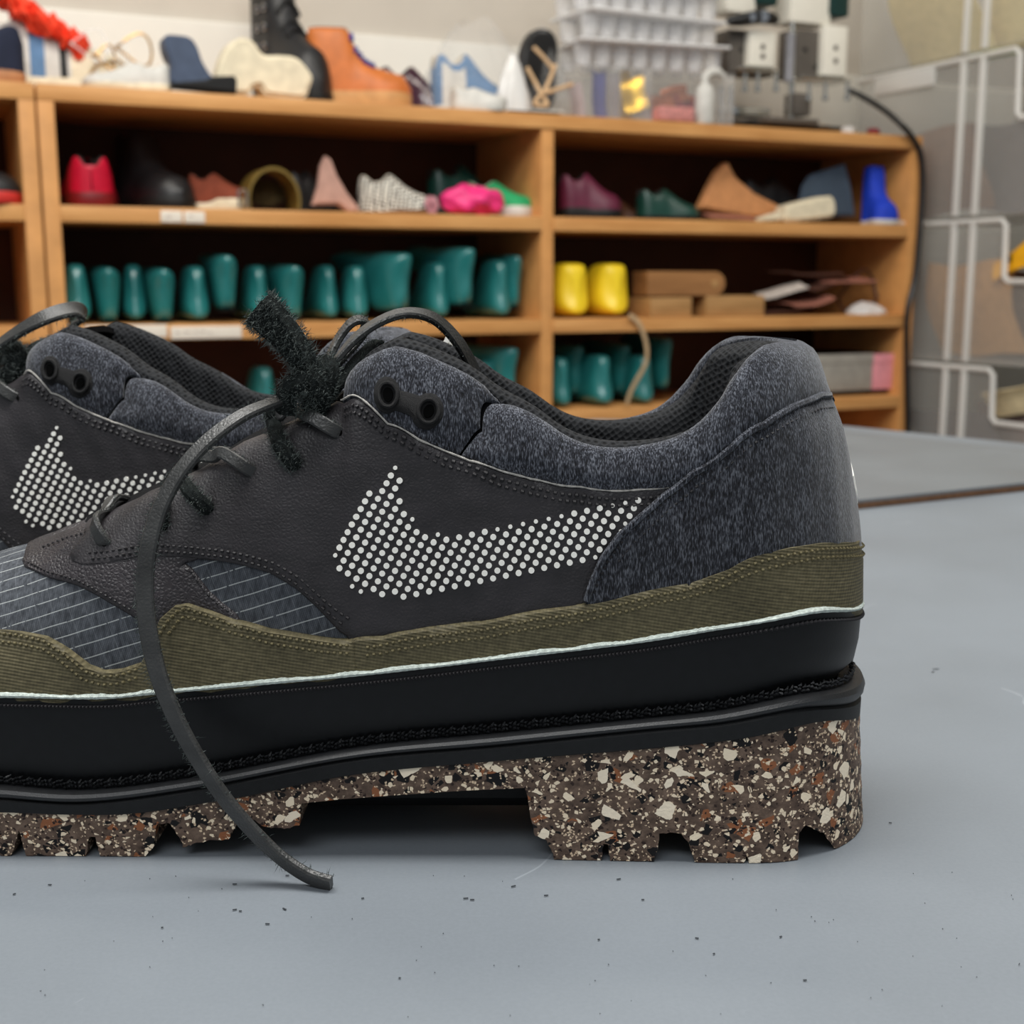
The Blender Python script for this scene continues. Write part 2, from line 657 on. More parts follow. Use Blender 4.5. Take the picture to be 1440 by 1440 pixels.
def surf(U, A):
    """(U, A) arrays to points; U > 0 near side, U < 0 far side, 0 the heel"""
    U, A = np.asarray(U, float), np.asarray(A, float)
    u = np.abs(U)
    ph = np.minimum(u / RH, PI / 2)
    X = np.where(u < RH * PI / 2, RH * (1 - np.cos(ph)), RH + u - RH * PI / 2)
    E = np.sin(ph)
    z = np.full_like(u, .1)
    sn = np.sin(A * PI / 2)
    for _ in range(12):
        x = x_heel_z(z) - X
        z = .5 * z + .5 * (z_base(x) + (z_top(x) - z_base(x)) * sn)
    x = x_heel_z(z) - X
    c = np.maximum(0, np.cos(A * PI / 2)) ** .8
    g = gap(x)
    b = np.where(U >= 0, up_b(x), up_bf(x))
    y = YC - np.sign(np.where(U == 0, 1, U)) * E * toe_f(x) * (g + (b - g) * c)
    return np.stack([x, y, z], 1)


def surf_n(U, A):
    e = 4e-4
    U, A = np.asarray(U, float), np.asarray(A, float)
    A0, A1 = np.clip(A - .006, 0, 1), np.clip(A + .006, 0, 1)
    du = surf(U + e, A) - surf(U - e, A)
    da = surf(U, A1) - surf(U, A0)
    n = np.cross(da, du)
    n /= np.maximum(1e-12, np.linalg.norm(n, axis=1))[:, None]
    return n


def lift(UA, off):
    U = np.array([p[0] for p in UA]); A = np.array([p[1] for p in UA])
    return surf(U, A) + surf_n(U, A) * np.asarray(off)[..., None] * np.ones((len(U), 1))


def hit(px, py):
    Y = .345
    for _ in range(40):
        p = at_y(px, py, Y)
        x = min(p.x, float(x_heel_z(p.z)) - 2e-5)
        Y += .4 * (float(surf_y(x, p.z)) - Y)
    p = at_y(px, py, Y)
    return to_ua(min(p.x, float(x_heel_z(p.z))), p.z)


def hits(pix):
    return [hit(a, b) for a, b in pix]


def xz(*pts):
    return [to_ua(x, z) for x, z in pts]


KA = 80.0  # the height coordinate a counts 80 mm


def densify(poly, step, closed=True):
    out = []
    n = len(poly)
    for i in range(n if closed else n - 1):
        a, b = np.array(poly[i]), np.array(poly[(i + 1) % n])
        k = max(1, int(math.ceil(np.linalg.norm(b - a) / step)))
        for j in range(k): out.append(a + (b - a) * j / k)
    if not closed: out.append(np.array(poly[-1]))
    return np.array(out)


def in_poly(P, poly):
    x, y = P[:, 0], P[:, 1]
    res = np.zeros(len(P), bool)
    n = len(poly)
    for i in range(n):
        x0, y0 = poly[i]; x1, y1 = poly[(i + 1) % n]
        cond = ((y0 > y) != (y1 > y))
        if not cond.any(): continue
        xi = (x1 - x0) * (y - y0) / ((y1 - y0) if abs(y1 - y0) > 1e-12 else 1e-12) + x0
        res ^= cond & (x < xi)
    return res


def dist_poly(P, poly):
    d = np.full(len(P), 1e9)
    n = len(poly)
    for i in range(n):
        a, b = np.array(poly[i]), np.array(poly[(i + 1) % n])
        ab = b - a
        L = max(1e-12, ab @ ab)
        t = np.clip(((P - a) @ ab) / L, 0, 1)
        q = a + t[:, None] * ab
        d = np.minimum(d, np.hypot(*(P - q).T))
    return d


def cdt(bound, step, ring=.45, seed=1):
    """triangulate a closed outline (mm) with inner points; returns points, triangles, number of border points"""
    lo, hi = bound.min(0), bound.max(0)
    gx, gy = np.meshgrid(np.arange(lo[0], hi[0], step), np.arange(lo[1], hi[1], step * .87))
    gx[1::2] += step / 2
    G = np.stack([gx.ravel(), gy.ravel()], 1)
    G = G[in_poly(G, bound)]
    if len(G): G = G[dist_poly(G, bound) > ring * 1.9]
    nb = len(bound)
    t = np.roll(bound, -1, 0) - np.roll(bound, 1, 0)
    nn = np.stack([-t[:, 1], t[:, 0]], 1)
    nn /= np.maximum(1e-9, np.linalg.norm(nn, axis=1))[:, None]
    ins = []
    for sgn in (1, -1):
        q = bound + nn * ring * sgn
        q = q[in_poly(q, bound)]
        if len(q): q = q[dist_poly(q, bound) > ring * .8]
        ins.append(q)
    allp = np.concatenate([bound] + [q for q in ins if len(q)] + ([G] if len(G) else []))
    vs, es, fs, ov, oe, of = delaunay_2d_cdt([Vector(p) for p in allp], [(i, (i + 1) % nb) for i in range(nb)], [list(range(nb))], 1, 1e-4)
    P = np.array([tuple(v) for v in vs])
    F = [f for f in fs if len(f) == 3]
    C = np.array([P[f].mean(0) for f in F])
    ok = in_poly(C, bound)
    F = [f for f, k in zip(F, ok) if k]
    edge_count = {}
    for f in F:
        for i in range(3):
            e = (f[i], f[(i + 1) % 3])
            edge_count[tuple(sorted(e))] = edge_count.get(tuple(sorted(e)), 0) + 1
    border = [e for e, c in edge_count.items() if c == 1]
    return P, F, border


def panel(name, poly, material, parent, off=.0012, edge=.9, step=2.6, bulge=0.0, bulge_r=9.0, low=-.0009, wave=0.0):
    """a piece of upper material laid on the body: outline in (u, a), rounded edge, own thickness"""
    bd = densify([(u * 1000, a * KA) for u, a in poly], 1.3)
    P, F, border = cdt(bd, step)
    d = dist_poly(P, bd)
    t = np.clip(d / edge, 0, 1)
    h = off * (.55 + .45 * np.sqrt(1 - (1 - t) ** 2))
    if bulge:
        tb = np.clip(d / bulge_r, 0, 1)
        h = h + bulge * (1 - (1 - tb) ** 2)
    U, A = P[:, 0] / 1000, np.clip(P[:, 1] / KA, 0, 1)
    if wave:
        h = h + wave * np.sin(U * 420 + 6 * A) * np.sin(U * 170 + 11 * A) * t
    base, nor = surf(U, A), surf_n(U, A)
    V = base + nor * h[:, None]
    bi = sorted({i for e in border for i in e})
    idx = {b: len(V) + k for k, b in enumerate(bi)}
    V2 = base[bi] + nor[bi] * low
    V = np.concatenate([V, V2]) - np.array(ROOT)
    faces = [tuple(f) for f in F] + [(a, b, idx[b], idx[a]) for a, b in border]
    o = fix_normals_out(mesh(name, V, faces, material, parent, True, 50))
    return o


def fix_normals_out(o):
    return fix_normals(o)


def mirror(poly):
    """far-side twin of a near-side outline"""
    return [(-u, a) for u, a in poly]


def wrap(poly):
    """one outline that runs round the heel: the near half given from its top at the heel to its bottom at the heel"""
    return list(poly) + [(-u, a) for u, a in reversed(poly)]


def stitch_row(mb, UA, off, pitch=1.9, length=1.35, r=.00030, wid=1.0):
    d = densify([(u * 1000, a * KA) for u, a in UA], .25, closed=False)
    seg = np.linalg.norm(np.diff(d, axis=0), axis=1)
    s = np.concatenate([[0], np.cumsum(seg)])
    n = int(s[-1] / pitch)
    if n < 1: return
    st = (np.arange(n) + .5) * pitch
    q = []
    for k in (-.5, -.25, .25, .5):
        ss = st + k * length
        q.append(np.stack([np.interp(ss, s, d[:, 0]) / 1000, np.clip(np.interp(ss, s, d[:, 1]) / KA, 0, 1)], 1))
    P = [surf(k[:, 0], k[:, 1]) for k in q]
    Nn = surf_n(q[1][:, 0], q[1][:, 1])
    for i in range(n):
        nrm = Vector(Nn[i])
        a, b, c, e = (Vector(P[k][i]) - ROOT + nrm * off for k in range(4))
        ax = (e - a)
        if ax.length < 1e-7: continue
        ax.normalize()
        sd = ax.cross(nrm) * r * wid
        up = nrm * r
        vs = [a - up, b + sd, b + up, b - sd, b - up, c + sd, c + up, c - sd, c - up, e - up]
        fs = [(0, 1, 2), (0, 2, 3), (1, 5, 6, 2), (2, 6, 7, 3), (5, 9, 6), (6, 9, 7), (3, 7, 8, 4), (4, 8, 5, 1)]
        mb.add(vs, fs)


def ring_part(name, zl, zu, prof, material, parent, jit=None, cap_bottom=False, cap_top=False):
    """a band running all round the shoe; prof = (outward offset, share of height)"""
    rings = []
    for o, t in prof:
        r = []
        for k, (p, n) in enumerate(zip(LOOP, LNOR)):
            lo, hi = float(zl(p.x)), float(zu(p.x))
            oo = o(p.x) if callable(o) else o
            z = lo + (hi - lo) * t
            if jit: z += jit * (rnd.random() - .5) * 2
            q = p + n * oo
            r.append(Vector((q.x, q.y, z)) - ROOT)
        rings.append(r)
    mb = MB()
    mb.loft(rings, True, False)
    m = len(LOOP)
    if cap_top: mb.f.append(tuple(range((len(rings) - 1) * m, len(rings) * m)))
    if cap_bottom: mb.f.append(tuple(range(m)))
    return mb.obj(name, material, parent, auto=35)
# ------------------------------------------------------------------ pieces of one shoe
def tops(pix):
    """points on the top edge below the given pixels"""
    out = []
    for a, b in pix:
        p = hit(a, b)
        out.append((p[0], 1.0))
    return out


def top_x(*xs):
    out = []
    for x in xs:
        out.append((to_ua(x, float(z_top(x)))[0], 1.0))
    return out


def top_run(x0, x1, n=14):
    return top_x(*[x0 + (x1 - x0) * k / (n - 1) for k in range(n)])


def zheel(z):
    return to_ua(float(x_heel_z(z)), z)


X_END = X_TOE + .0006
shoe = empty('sneaker', ROOT, label='black sneaker with chunky speckled heel and loose leather lace, nearest the camera',
             cat='shoe', group='pair of black sneakers on the bench')

# ---- sole: speckled block with lugs cut across
bottom_pix = [(1240, 1163), (1237, 1172), (1224, 1176), (1210, 1183), (1190, 1187), (1165, 1184), (1150, 1170), (1128, 1158), (1118, 1170), (1117, 1198), (1098, 1202),
              (1075, 1203), (1052, 1206), (1049, 1200), (1045, 1207), (1035, 1206), (1005, 1207), (978, 1203), (968, 1184), (958, 1172), (942, 1170), (927, 1172), (925, 1194), (918, 1212), (900, 1214),
              (866, 1214), (858, 1206), (855, 1187), (848, 1186), (846, 1206), (842, 1217), (812, 1217), (780, 1214), (776, 1198), (767, 1180), (752, 1176),
              (746, 1150), (742, 1120), (738, 1108), (650, 1112), (560, 1118), (480, 1124), (424, 1130), (421, 1160), (404, 1165), (372, 1163), (350, 1150), (338, 1155), (326, 1170), (322, 1180), (300, 1181), (272, 1186), (258, 1192), (248, 1170),
              (238, 1158), (220, 1160), (216, 1190), (205, 1196), (170, 1198), (140, 1204), (134, 1178), (125, 1176), (121, 1196), (100, 1200),
              (52, 1206), (37, 1203), (27, 1168), (22, 1185), (14, 1196), (0, 1198)]
zc = []
for px_, py_ in bottom_pix:
    x_, z_ = sole_hit(px_, py_)
    zc.append([x_, max(0.0, z_)])
# set every lug that reaches down onto the bench
zc = [[x_, 0.0 if z_ < .0022 else z_] for x_, z_ in zc]
for q in ([-.143, .0018], [-.147, .0085], [-.150, .0085], [-.152, .0015], [-.166, .0025], [-.168, .010], [-.172, .010], [-.174, .004], [-.188, .0085], [-.190, .014], [-.194, .014], [-.196, .012], [X_TOE, .017]):
    if q[0] < zc[-1][0] - .001: zc.append(q)
zc[0][0] = X_HEEL
poly = [(X_TOE, float(z_out(X_TOE)))] + [(x, float(z_out(x))) for x in np.linspace(X_TOE + .004, X_HEEL - .002, 60)] + [(X_HEEL, float(z_out(X_HEEL)))] + [tuple(q) for q in zc]
bd = densify([(x * 1000, z * 1000) for x, z in poly], 1.0)
bd = bd + np.array([[rnd.gauss(0, .13), rnd.gauss(0, .13)] for _ in bd]) * ((bd[:, 1] < 12) | (bd[:, 1] < 30) & (np.abs(bd[:, 0] - 50) < 1))[:, None]
bd[:, 1] = np.maximum(bd[:, 1], 0)
bd[:, 0] = np.clip(bd[:, 0], X_TOE * 1000, X_HEEL * 1000)
P, F, border = cdt(bd, 4.0, ring=.5)
# close rows of points where the heel and the toe turn
X, Z = P[:, 0] / 1000, P[:, 1] / 1000
E = toe_f(X) * heel_f(X_HEEL - X)
fl = np.clip((X - .03) / .07, 0, 1) * np.clip(1 - Z / .045, 0, 1)
flare = .0032 * fl
yn, yf = YC - near_w(X) * E - flare * .4, YC + far_w(X) * E + flare * .4
Xf = X + flare * np.clip((X - .06) / .045, 0, 1)
n = len(P)
V = np.concatenate([np.stack([Xf, yn, Z], 1), np.stack([Xf, yf, Z], 1)]) - np.array(ROOT)
faces = [tuple(f) for f in F] + [tuple(i + n for i in f[::-1]) for f in F] + [(a, b, b + n, a + n) for a, b in border]
outsole = fix_normals(mesh('outsole', V, faces, M_terrazzo, shoe, True, 30))
outsole['label'] = 'speckled brown rubber outsole with cut lugs'

# added black block that keeps the arch dark between heel block and front lugs
mb = MB()
for k in range(13):
    pass
rings = []
for x in np.linspace(-.064, .006, 12):
    zz = float(z_out(x))
    rings.append([Vector((x, YC + yy_, z_)) - ROOT for yy_, z_ in ((-.020, zz), (-.020, .010), (-.016, .006), (.020, .006), (.026, .010), (.026, zz))])
mb.loft(rings)
mb.obj('arch_dark_block', M_mid, shoe)['label'] = 'added black block darkening the arch'

# ---- midsole layer, welt, black rubber rand, raw foam edge
ring_part('midsole', lambda x: z_out(x) - .0006, z_mid, [(-.004, 0), (-.0002, 0), (.0009, .12), (.0010, .85), (.0001, 1), (-.004, 1.0)], M_mid, shoe)
ring_part('welt', lambda x: z_mid(x) + .0001, z_welt, [(-.004, 0), (.0004, .02), (.0016, .3), (.0019, .62), (.0012, .9), (-.0004, 1.0), (-.006, .93)], M_welt, shoe)
rt = lambda v: (lambda x: v - .0022 * min(1, max(0, (x - .06) / .04)))
ring_part('rand', lambda x: z_welt(x) - .001, z_rand, [(rt(-.0046), 0), (rt(-.0034), .1), (-.0016, .3), (-.0006, .55), (-.0003, .85), (-.0008, 1.0), (-.005, 1.0)], M_rand, shoe)['label'] = 'smooth black rubber rand around the upper'
rings = []
for o, dz in ((-.005, -.002), (.0002, -.0004), (.0005, .0004), (.0001, .0012), (-.004, .0013)):
    r = []
    for k, (p, nr) in enumerate(zip(*plan_loop(n_arc=40, n_mid=260))):
        hgt = .28 + .38 * (.5 + .5 * math.sin(k * .21 + 2 * math.sin(k * .077))) + .22 * rnd.random()
        q = p + nr * (o + .00015 * math.sin(k * 2.1))
        r.append(Vector((q.x, q.y, float(z_rand(p.x)) + (dz * hgt if dz > 0 else dz))) - ROOT)
    rings.append(r)
MB().loft(rings, True, False).obj('foam_edge', M_foam, shoe)['label'] = 'ragged white foam edge'

# rough stitched seam in the groove above the welt, and the seam below the rand's top edge
mb = MB()
L2, N2 = plan_loop(n_arc=40, n_mid=200)
for k in range(len(L2)):
    p, q, nr = L2[k], L2[(k + 1) % len(L2)], N2[k]
    for row, (dz, rr) in enumerate(((.0009, .00055), (.0021, .00040))):
        a = p.lerp(q, .1) - nr * (.0022 - row * .0004) + Vector((0, 0, float(z_welt(p.x)) + dz + .0005 * math.sin(k * 1.7)))
        b = p.lerp(q, .95) - nr * (.0026 - row * .0004) + Vector((0, 0, float(z_welt(q.x)) + dz + .0004 + .0005 * math.sin(k * 2.3)))
        mb.tube([a - ROOT, (a + b) / 2 + nr * .0006 - ROOT, b - ROOT], [rr * .5, rr, rr * .5], 5)
tag(mb.obj('welt_stitching', M_welt, shoe), kind='stuff')
mb = MB()
d0 = 0
for k in range(len(L2)):
    p, q, nr = L2[k], L2[(k + 1) % len(L2)], N2[k]
    if (q - p).length < .0004: continue
    zz = lambda t: float(z_rand(t.x)) - .0027
    a, b = p.lerp(q, .12), p.lerp(q, .92)
    tilt = .0002
    mb.tube([a + nr * -.0004 + Vector((0, 0, zz(a) - tilt)) - ROOT, (a + b) / 2 + nr * .0003 + Vector((0, 0, zz((a + b) / 2))) - ROOT, b + nr * -.0004 + Vector((0, 0, zz(b) + tilt)) - ROOT],
            [.0003, .00055, .0003], 5)
tag(mb.obj('rand_stitching', M_thread, shoe), kind='stuff')

# ---- dark inner shell under all pieces
Us = np.concatenate([-np.linspace(.312, .0, 110), np.linspace(.003, .312, 110)])
umax = to_ua(X_END, .06)[0]
Us = np.concatenate([np.linspace(-umax, 0, 120), np.linspace(.002, umax, 120)])
As = np.linspace(0, 1, 16)
UU, AA = np.meshgrid(Us, As, indexing='ij')
Pt = surf(UU.ravel(), AA.ravel()) - surf_n(UU.ravel(), AA.ravel()) * .0008 - np.array(ROOT)
mB = MB()
mB.loft([[Vector(Pt[i * 16 + k]) for k in range(16)] for i in range(len(Us))], False, False)
mB.obj('inner_shell', M_shell, shoe)

# ---- pieces of the upper
for side, mir in ((0, lambda p: p), (1, mirror)):
    panel('vamp', mir([to_ua(X_END, float(z_base(X_END)) + .0004)] + top_run(X_END, -.118, 24) + hits([(170, 768), (300, 772), (400, 795), (495, 875)]) + [(hit(505, 930)[0], 0)]),
          M_ripstop, shoe, off=.0005, step=2.6, wave=.00025)
    ov = hits([(36, 783), (33, 791), (37, 800), (69, 813), (111, 824), (149, 844), (191, 869), (216, 885), (228, 905), (300, 885), (345, 880), (333, 862), (312, 846), (295, 830), (271, 799), (262, 792),
               (310, 776), (200, 756), (145, 758)])
    panel('vamp_overlay', mir(top_x(-.1445) + ov + top_run(-.124, -.143, 8)), M_leather2, shoe, off=.0013, step=2.2, wave=.0003)
    q_low = hits([(489, 893), (479, 888), (451, 858), (417, 827), (382, 806), (330, 792), (278, 786), (222, 784), (194, 785), (156, 794), (118, 797), (105, 792), (101, 784), (108, 772), (120, 760)])
    q_top = hits([(488, 569), (547, 597), (590, 619), (627, 635), (660, 648), (693, 658), (747, 674), (817, 685), (900, 689), (942, 685)])
    panel('quarter', mir(q_top + hits([(955, 700), (905, 760), (860, 850), (700, 880), (600, 897), (492, 908)]) + q_low + top_run(-.1225, -.0475, 26)),
          M_leather, shoe, off=.0017, step=2.4, wave=.00035)
    panel('eyelet_panel', mir(hits([(484, 570)]) + top_run(-.0462, hit(701, 572)[0] * 0 + float(yy(702, 568, .349)[0]), 26) + hits([(675, 602), (645, 641), (626, 638), (590, 623), (547, 601)])), M_heather, shoe,
          off=.0007, step=2.4, bulge=.0022, bulge_r=8)
    # the two reinforced lace holes
    c1, c2 = (548, 557), (602, 579)
    out = []
    for k in range(15):
        t = math.radians(22 + 38 + k * 284 / 14)
        out.append((c1[0] + 20 * math.cos(t), c1[1] + 26 * math.sin(t)))
    for k in range(15):
        t = math.radians(202 + 38 + k * 284 / 14)
        out.append((c2[0] + 25 * math.cos(t), c2[1] + 27 * math.sin(t)))
    ey = panel('eyelet_reinforcement', mir(hits(out)), M_eyelet, shoe, off=.0036, edge=1.6, step=1.8)
    for c, rx, ry in ((c1, 12, 16), (c2, 14, 16)):
        ring_ = [hit(c[0] + 2 + rx * math.cos(t), c[1] + ry * math.sin(t)) for t in [2 * PI * k / 24 for k in range(24)]]
        pts = [Vector(p) - ROOT for p in lift(mir(ring_), .0039)]
        MB().tube(pts, .0006, 8, closed=True).obj('eyelet_ring', M_eyelet, shoe)
        panel('eyelet_hole', mir([hit(c[0] + 2 + rx * .72 * math.cos(t), c[1] + ry * .72 * math.sin(t)) for t in [2 * PI * k / 16 for k in range(16)]]), M_hole, shoe, off=.0039, edge=.2, step=2)

seam = float(yy(702, 568, .349)[0])
panel('collar', wrap([(0, 1.0)] + [(u, 1.0) for u in np.linspace(.004, .05, 12)] + top_run(.045, seam + .0016, 20) + hits([(678, 606), (648, 642), (692, 661), (747, 678), (817, 690), (900, 693), (945, 692), (1000, 662), (1068, 614), (1125, 583), (1150, 575)])
                     + [(.012, zheel(.119)[1]), (0, zheel(.119)[1])]), M_heather, shoe, off=.0008, step=2.6, bulge=.0026, bulge_r=9)
COUNTER = panel('heel_counter', wrap([(0, zheel(.1255)[1]), (.008, zheel(.1257)[1])] + hits([(1160, 556), (1141, 558), (1110, 571), (1068, 597), (1023, 631), (974, 663), (933, 694), (901, 722), (870, 749), (846, 781), (832, 812), (822, 843), (826, 862), (1023, 815), (1160, 782)])
                           + [(.012, zheel(.076)[1]), (0, zheel(.076)[1])]), M_heather2, shoe, off=.0030, step=2.8, edge=1.6, wave=.0003)
panel('heel_mudguard', wrap([(0, zheel(.0800)[1]), (.008, zheel(.0812)[1]), (.016, zheel(.0846)[1])] + hits([(1197, 753), (1145, 760), (1023, 795), (920, 822), (817, 847), (678, 871), (539, 892), (484, 899), (490, 920)]) + [(hit(497, 950)[0], 0)]
                            + [(u, 0) for u in np.linspace(.14, 0, 12)]), M_olive, shoe, off=.0034, step=3.0, edge=1.0)
for side, mir in ((0, lambda p: p), (1, mirror)):
    fr = hits([(503, 895), (469, 896), (451, 894), (382, 883), (330, 869), (295, 856), (267, 847), (250, 850), (229, 868), (219, 889), (215, 908), (201, 930), (174, 939), (149, 941), (128, 934), (101, 913), (69, 894), (35, 888), (2, 886)])
    toe_pts = xz((-.150, .0655), (-.165, .0655), (-.180, .0645), (-.195, .0615), (X_END, .0575), (X_END, float(z_base(X_END)) + .0003))
    panel('toe_mudguard', mir([(hit(510, 950)[0], 0)] + hits([(503, 925)]) + fr + toe_pts + [(u, 0) for u in np.linspace(to_ua(X_END, .05)[0] - .004, .16, 12)]), M_olive, shoe, off=.0038, step=3.0, edge=1.0, wave=.00015)
    # raw light edge of the leather against the collar
    rp = hits([(486, 567), (547, 596), (590, 618), (627, 634), (660, 647), (693, 657), (747, 673), (817, 684), (900, 688), (940, 685)])
    pts = [Vector(p) - ROOT for p in lift(mir([(a / 1000, b / KA) for a, b in densify([(u * 1000, a * KA) for u, a in rp], 1.5, False)]), .0016)]
    MB().tube(pts, [.00022 + .00016 * rnd.random() for _ in pts], 5).obj('raw_edge', M_raw, shoe)['label'] = 'pale raw edge of the leather'
    # stitched seams
    mb = MB()
    for dd in (10, 19):
        stitch_row(mb, mir(hits([(490, 567 + dd), (547, 597 + dd), (590, 619 + dd), (627, 636 + dd), (693, 659 + dd), (747, 675 + dd), (817, 686 + dd), (900, 690 + dd), (932, 688 + dd)])), .0019, 2.0, 1.5, .00045, 1.2)
    for dx, dy in ((0, -7), (5, -15)):
        stitch_row(mb, mir(hits([(484 + dx * 2, 884 + dy), (451 + dx, 857 + dy), (417 + dx, 826 + dy), (382 + dx, 806 + dy), (330, 792 + dy), (278, 786 + dy), (222, 783 + dy), (194, 785 + dy), (156, 793 + dy), (125, 796 + dy)])), .0019, 1.9, 1.45, .00035, 1.1)
    stitch_row(mb, mir(hits([(42, 795), (69, 806), (111, 817), (149, 836), (191, 860)])), .0015, 1.8, 1.3)
    stitch_row(mb, mir(hits([(268, 800), (290, 831), (308, 848), (328, 862)])), .0015, 1.8, 1.3)
    stitch_row(mb, mir(hits([(62, 775), (95, 762), (130, 752)])), .0015, 1.7, 1.2)
    stitch_row(mb, mir(hits([(1165, 566), (1141, 566), (1110, 579), (1068, 605), (1023, 640), (974, 672), (937, 701), (908, 729), (878, 756), (854, 787), (840, 818), (831, 842)])), .0029, 1.8, 1.3, .00035)
    stitch_row(mb, mir(hits([(1165, 577), (1141, 579), (1112, 591), (1070, 617), (1026, 652), (979, 683), (944, 711), (916, 738), (888, 764), (864, 794)])), .0029, 1.8, 1.3, .00035)
    tag(mb.obj('leather_stitching', M_thread, shoe), kind='stuff')
    mb = MB()
    for dd in (11, 22):
        stitch_row(mb, mir(hits([(1200, 753 + dd), (1145, 760 + dd), (1023, 795 + dd), (920, 822 + dd), (817, 847 + dd), (678, 871 + dd), (539, 892 + dd), (510, 896 + dd)])), .0036, 1.75, 1.25, .00038, 1.2)
    for dd in (6, 17):
        stitch_row(mb, mir(hits([(495, 896 + dd), (451, 894 + dd), (382, 883 + dd), (330, 869 + dd), (295, 856 + dd), (267, 847 + dd), (253 + dd * .3, 851 + dd), (232 + dd, 872 + dd * .5), (222 + dd, 892)])), .0040, 1.75, 1.25, .00038, 1.2)
        stitch_row(mb, mir(hits([(201, 930 + dd), (174, 939 + dd), (149, 941 + dd), (128 - dd * .3, 934 + dd), (101 - dd * .5, 913 + dd * .8), (69, 894 + dd), (35, 888 + dd), (1, 886 + dd)])), .0040, 1.75, 1.25, .00038, 1.2)
    tag(mb.obj('olive_stitching', M_thread_o, shoe), kind='stuff')
    # dotted tick mark
    tick = [(565, 648), (545, 666), (520, 690), (497, 718), (481, 746), (471, 775), (472, 793), (478, 807), (490, 820), (508, 831), (535, 839), (568, 841), (600, 836), (650, 826), (700, 816), (760, 802), (820, 789), (850, 781),
            (858, 765), (875, 744), (890, 724), (908, 698), (868, 707), (820, 716), (760, 730), (700, 741), (650, 749), (620, 750), (601, 744), (588, 734), (574, 720), (567, 703), (566, 680)]
    tk = np.array(tick, float)
    mb = MB()
    for i in range(-40, 60):
        for j in range(-40, 40):
            p = np.array([622.2 + i * 17.9 + j * 6.0, 826.0 - i * 3.65 - j * 10.8])
            if not (460 < p[0] < 920 and 640 < p[1] < 850): continue
            if not in_poly(p[None], tk)[0]: continue
            dd = dist_poly(p[None], tk)[0]
            rr = 4.3 if dd > 2.2 else 3.0
            if mir is mirror or True:
                c = mir([hit(p[0] + rr * math.cos(t), p[1] + rr * math.sin(t)) for t in [2 * PI * k / 10 for k in range(10)]])
                ps = [Vector(q) - ROOT for q in lift(c, .00205)]
                lo = [Vector(q) - ROOT for q in lift(c, .0014)]
                mb.add(ps + lo, [tuple(range(10))] + [(k, (k + 1) % 10, 10 + (k + 1) % 10, 10 + k) for k in range(10)])
    o = mb.obj('dotted_tick_mark', M_print, shoe)
    o['label'] = 'curved tick mark printed as a grid of white dots'
    tag(o, kind='stuff')

for side, mir in ((0, lambda p: p), (1, mirror)):
    rp = hits([(1164, 560), (1141, 560), (1110, 573), (1068, 599), (1023, 633), (974, 665), (934, 696), (902, 724), (871, 751), (848, 782), (834, 812), (824, 842)])
    rp = [(.006, zheel(.1250)[1])] + rp
    pts = [Vector(p) - ROOT for p in lift(mir([(a / 1000, b / KA) for a, b in densify([(u * 1000, a * KA) for u, a in rp], 1.5, False)]), .0027)]
    MB().tube(pts, .0010, 7).obj('piping', M_heather, shoe)
# embroidered patch on the back of the heel
panel('heel_emblem', [(-.010, zheel(.094)[1]), (.006, zheel(.0945)[1]), (.0095, zheel(.098)[1]), (.0095, zheel(.104)[1]), (.004, zheel(.108)[1]), (-.008, zheel(.107)[1]), (-.012, zheel(.1)[1])], M_print, shoe, off=.0036, edge=.8, step=2)

# ---- collar lining: a padded roll along the top edge that runs down inside
u1 = to_ua(-.0535, float(z_top(-.0535)))[0]
uu = np.concatenate([np.linspace(-u1, -.06, 50), np.linspace(-.058, .058, 44), np.linspace(.06, u1, 50)])
Pe = surf(uu, np.ones_like(uu))
rings = []
for i in range(len(uu)):
    p = Vector(Pe[i])
    a, b = Vector(Pe[max(i - 1, 0)]), Vector(Pe[min(i + 1, len(uu) - 1)])
    t = b - a
    t.z = 0
    t.normalize()
    nin = Vector((-t.y, t.x, 0))
    if nin.dot(Vector((.02, YC, 0)) - Vector((p.x, p.y, 0))) < 0 and abs(uu[i]) > .05: nin = -nin
    if nin.dot(Vector((.03, YC, 0)) - Vector((p.x, p.y, 0))) < 0: nin = -nin
    e = min(1, (u1 - abs(uu[i])) / .015 + .55)
    fr_ = min(1, max(0, (.03 - p.x) / .03))
    r, h = (.0037 + .0010 * fr_) * e, (.0036 + .0010 * fr_) * e * (1 - .5 * min(1, max(0, (p.x - .045) / .02)))
    hf_ = min(1, max(0, (p.x - .03) / .03))
    ring = []
    for k in range(9):
        f = PI * k / 8
        ring.append(p + nin * (.0004 + r * (1 - math.cos(f))) + Vector((0, 0, h * math.sin(f) ** .8 - .0006 - .0045 * hf_ * (1 - math.cos(f)) / 2)))
    front = min(1, max(0, (p.x + .035) / .03))
    low = .056 if front > .9 else p.z - .012 - front * .035
    for k in range(1, 6):
        zz = p.z + (low - p.z) * k / 5
        ring.append(Vector((p.x, p.y, 0)) + nin * (2 * r + .0014 * math.sin(k)) + Vector((0, 0, zz)))
    ring = [Vector((p.x, p.y, p.z - .004)) + nin * .0012] + ring
    rings.append([q - ROOT for q in ring])
MB().loft(rings, False, False).obj('lining', M_lining, shoe, auto=None)['label'] = 'black mesh collar lining'

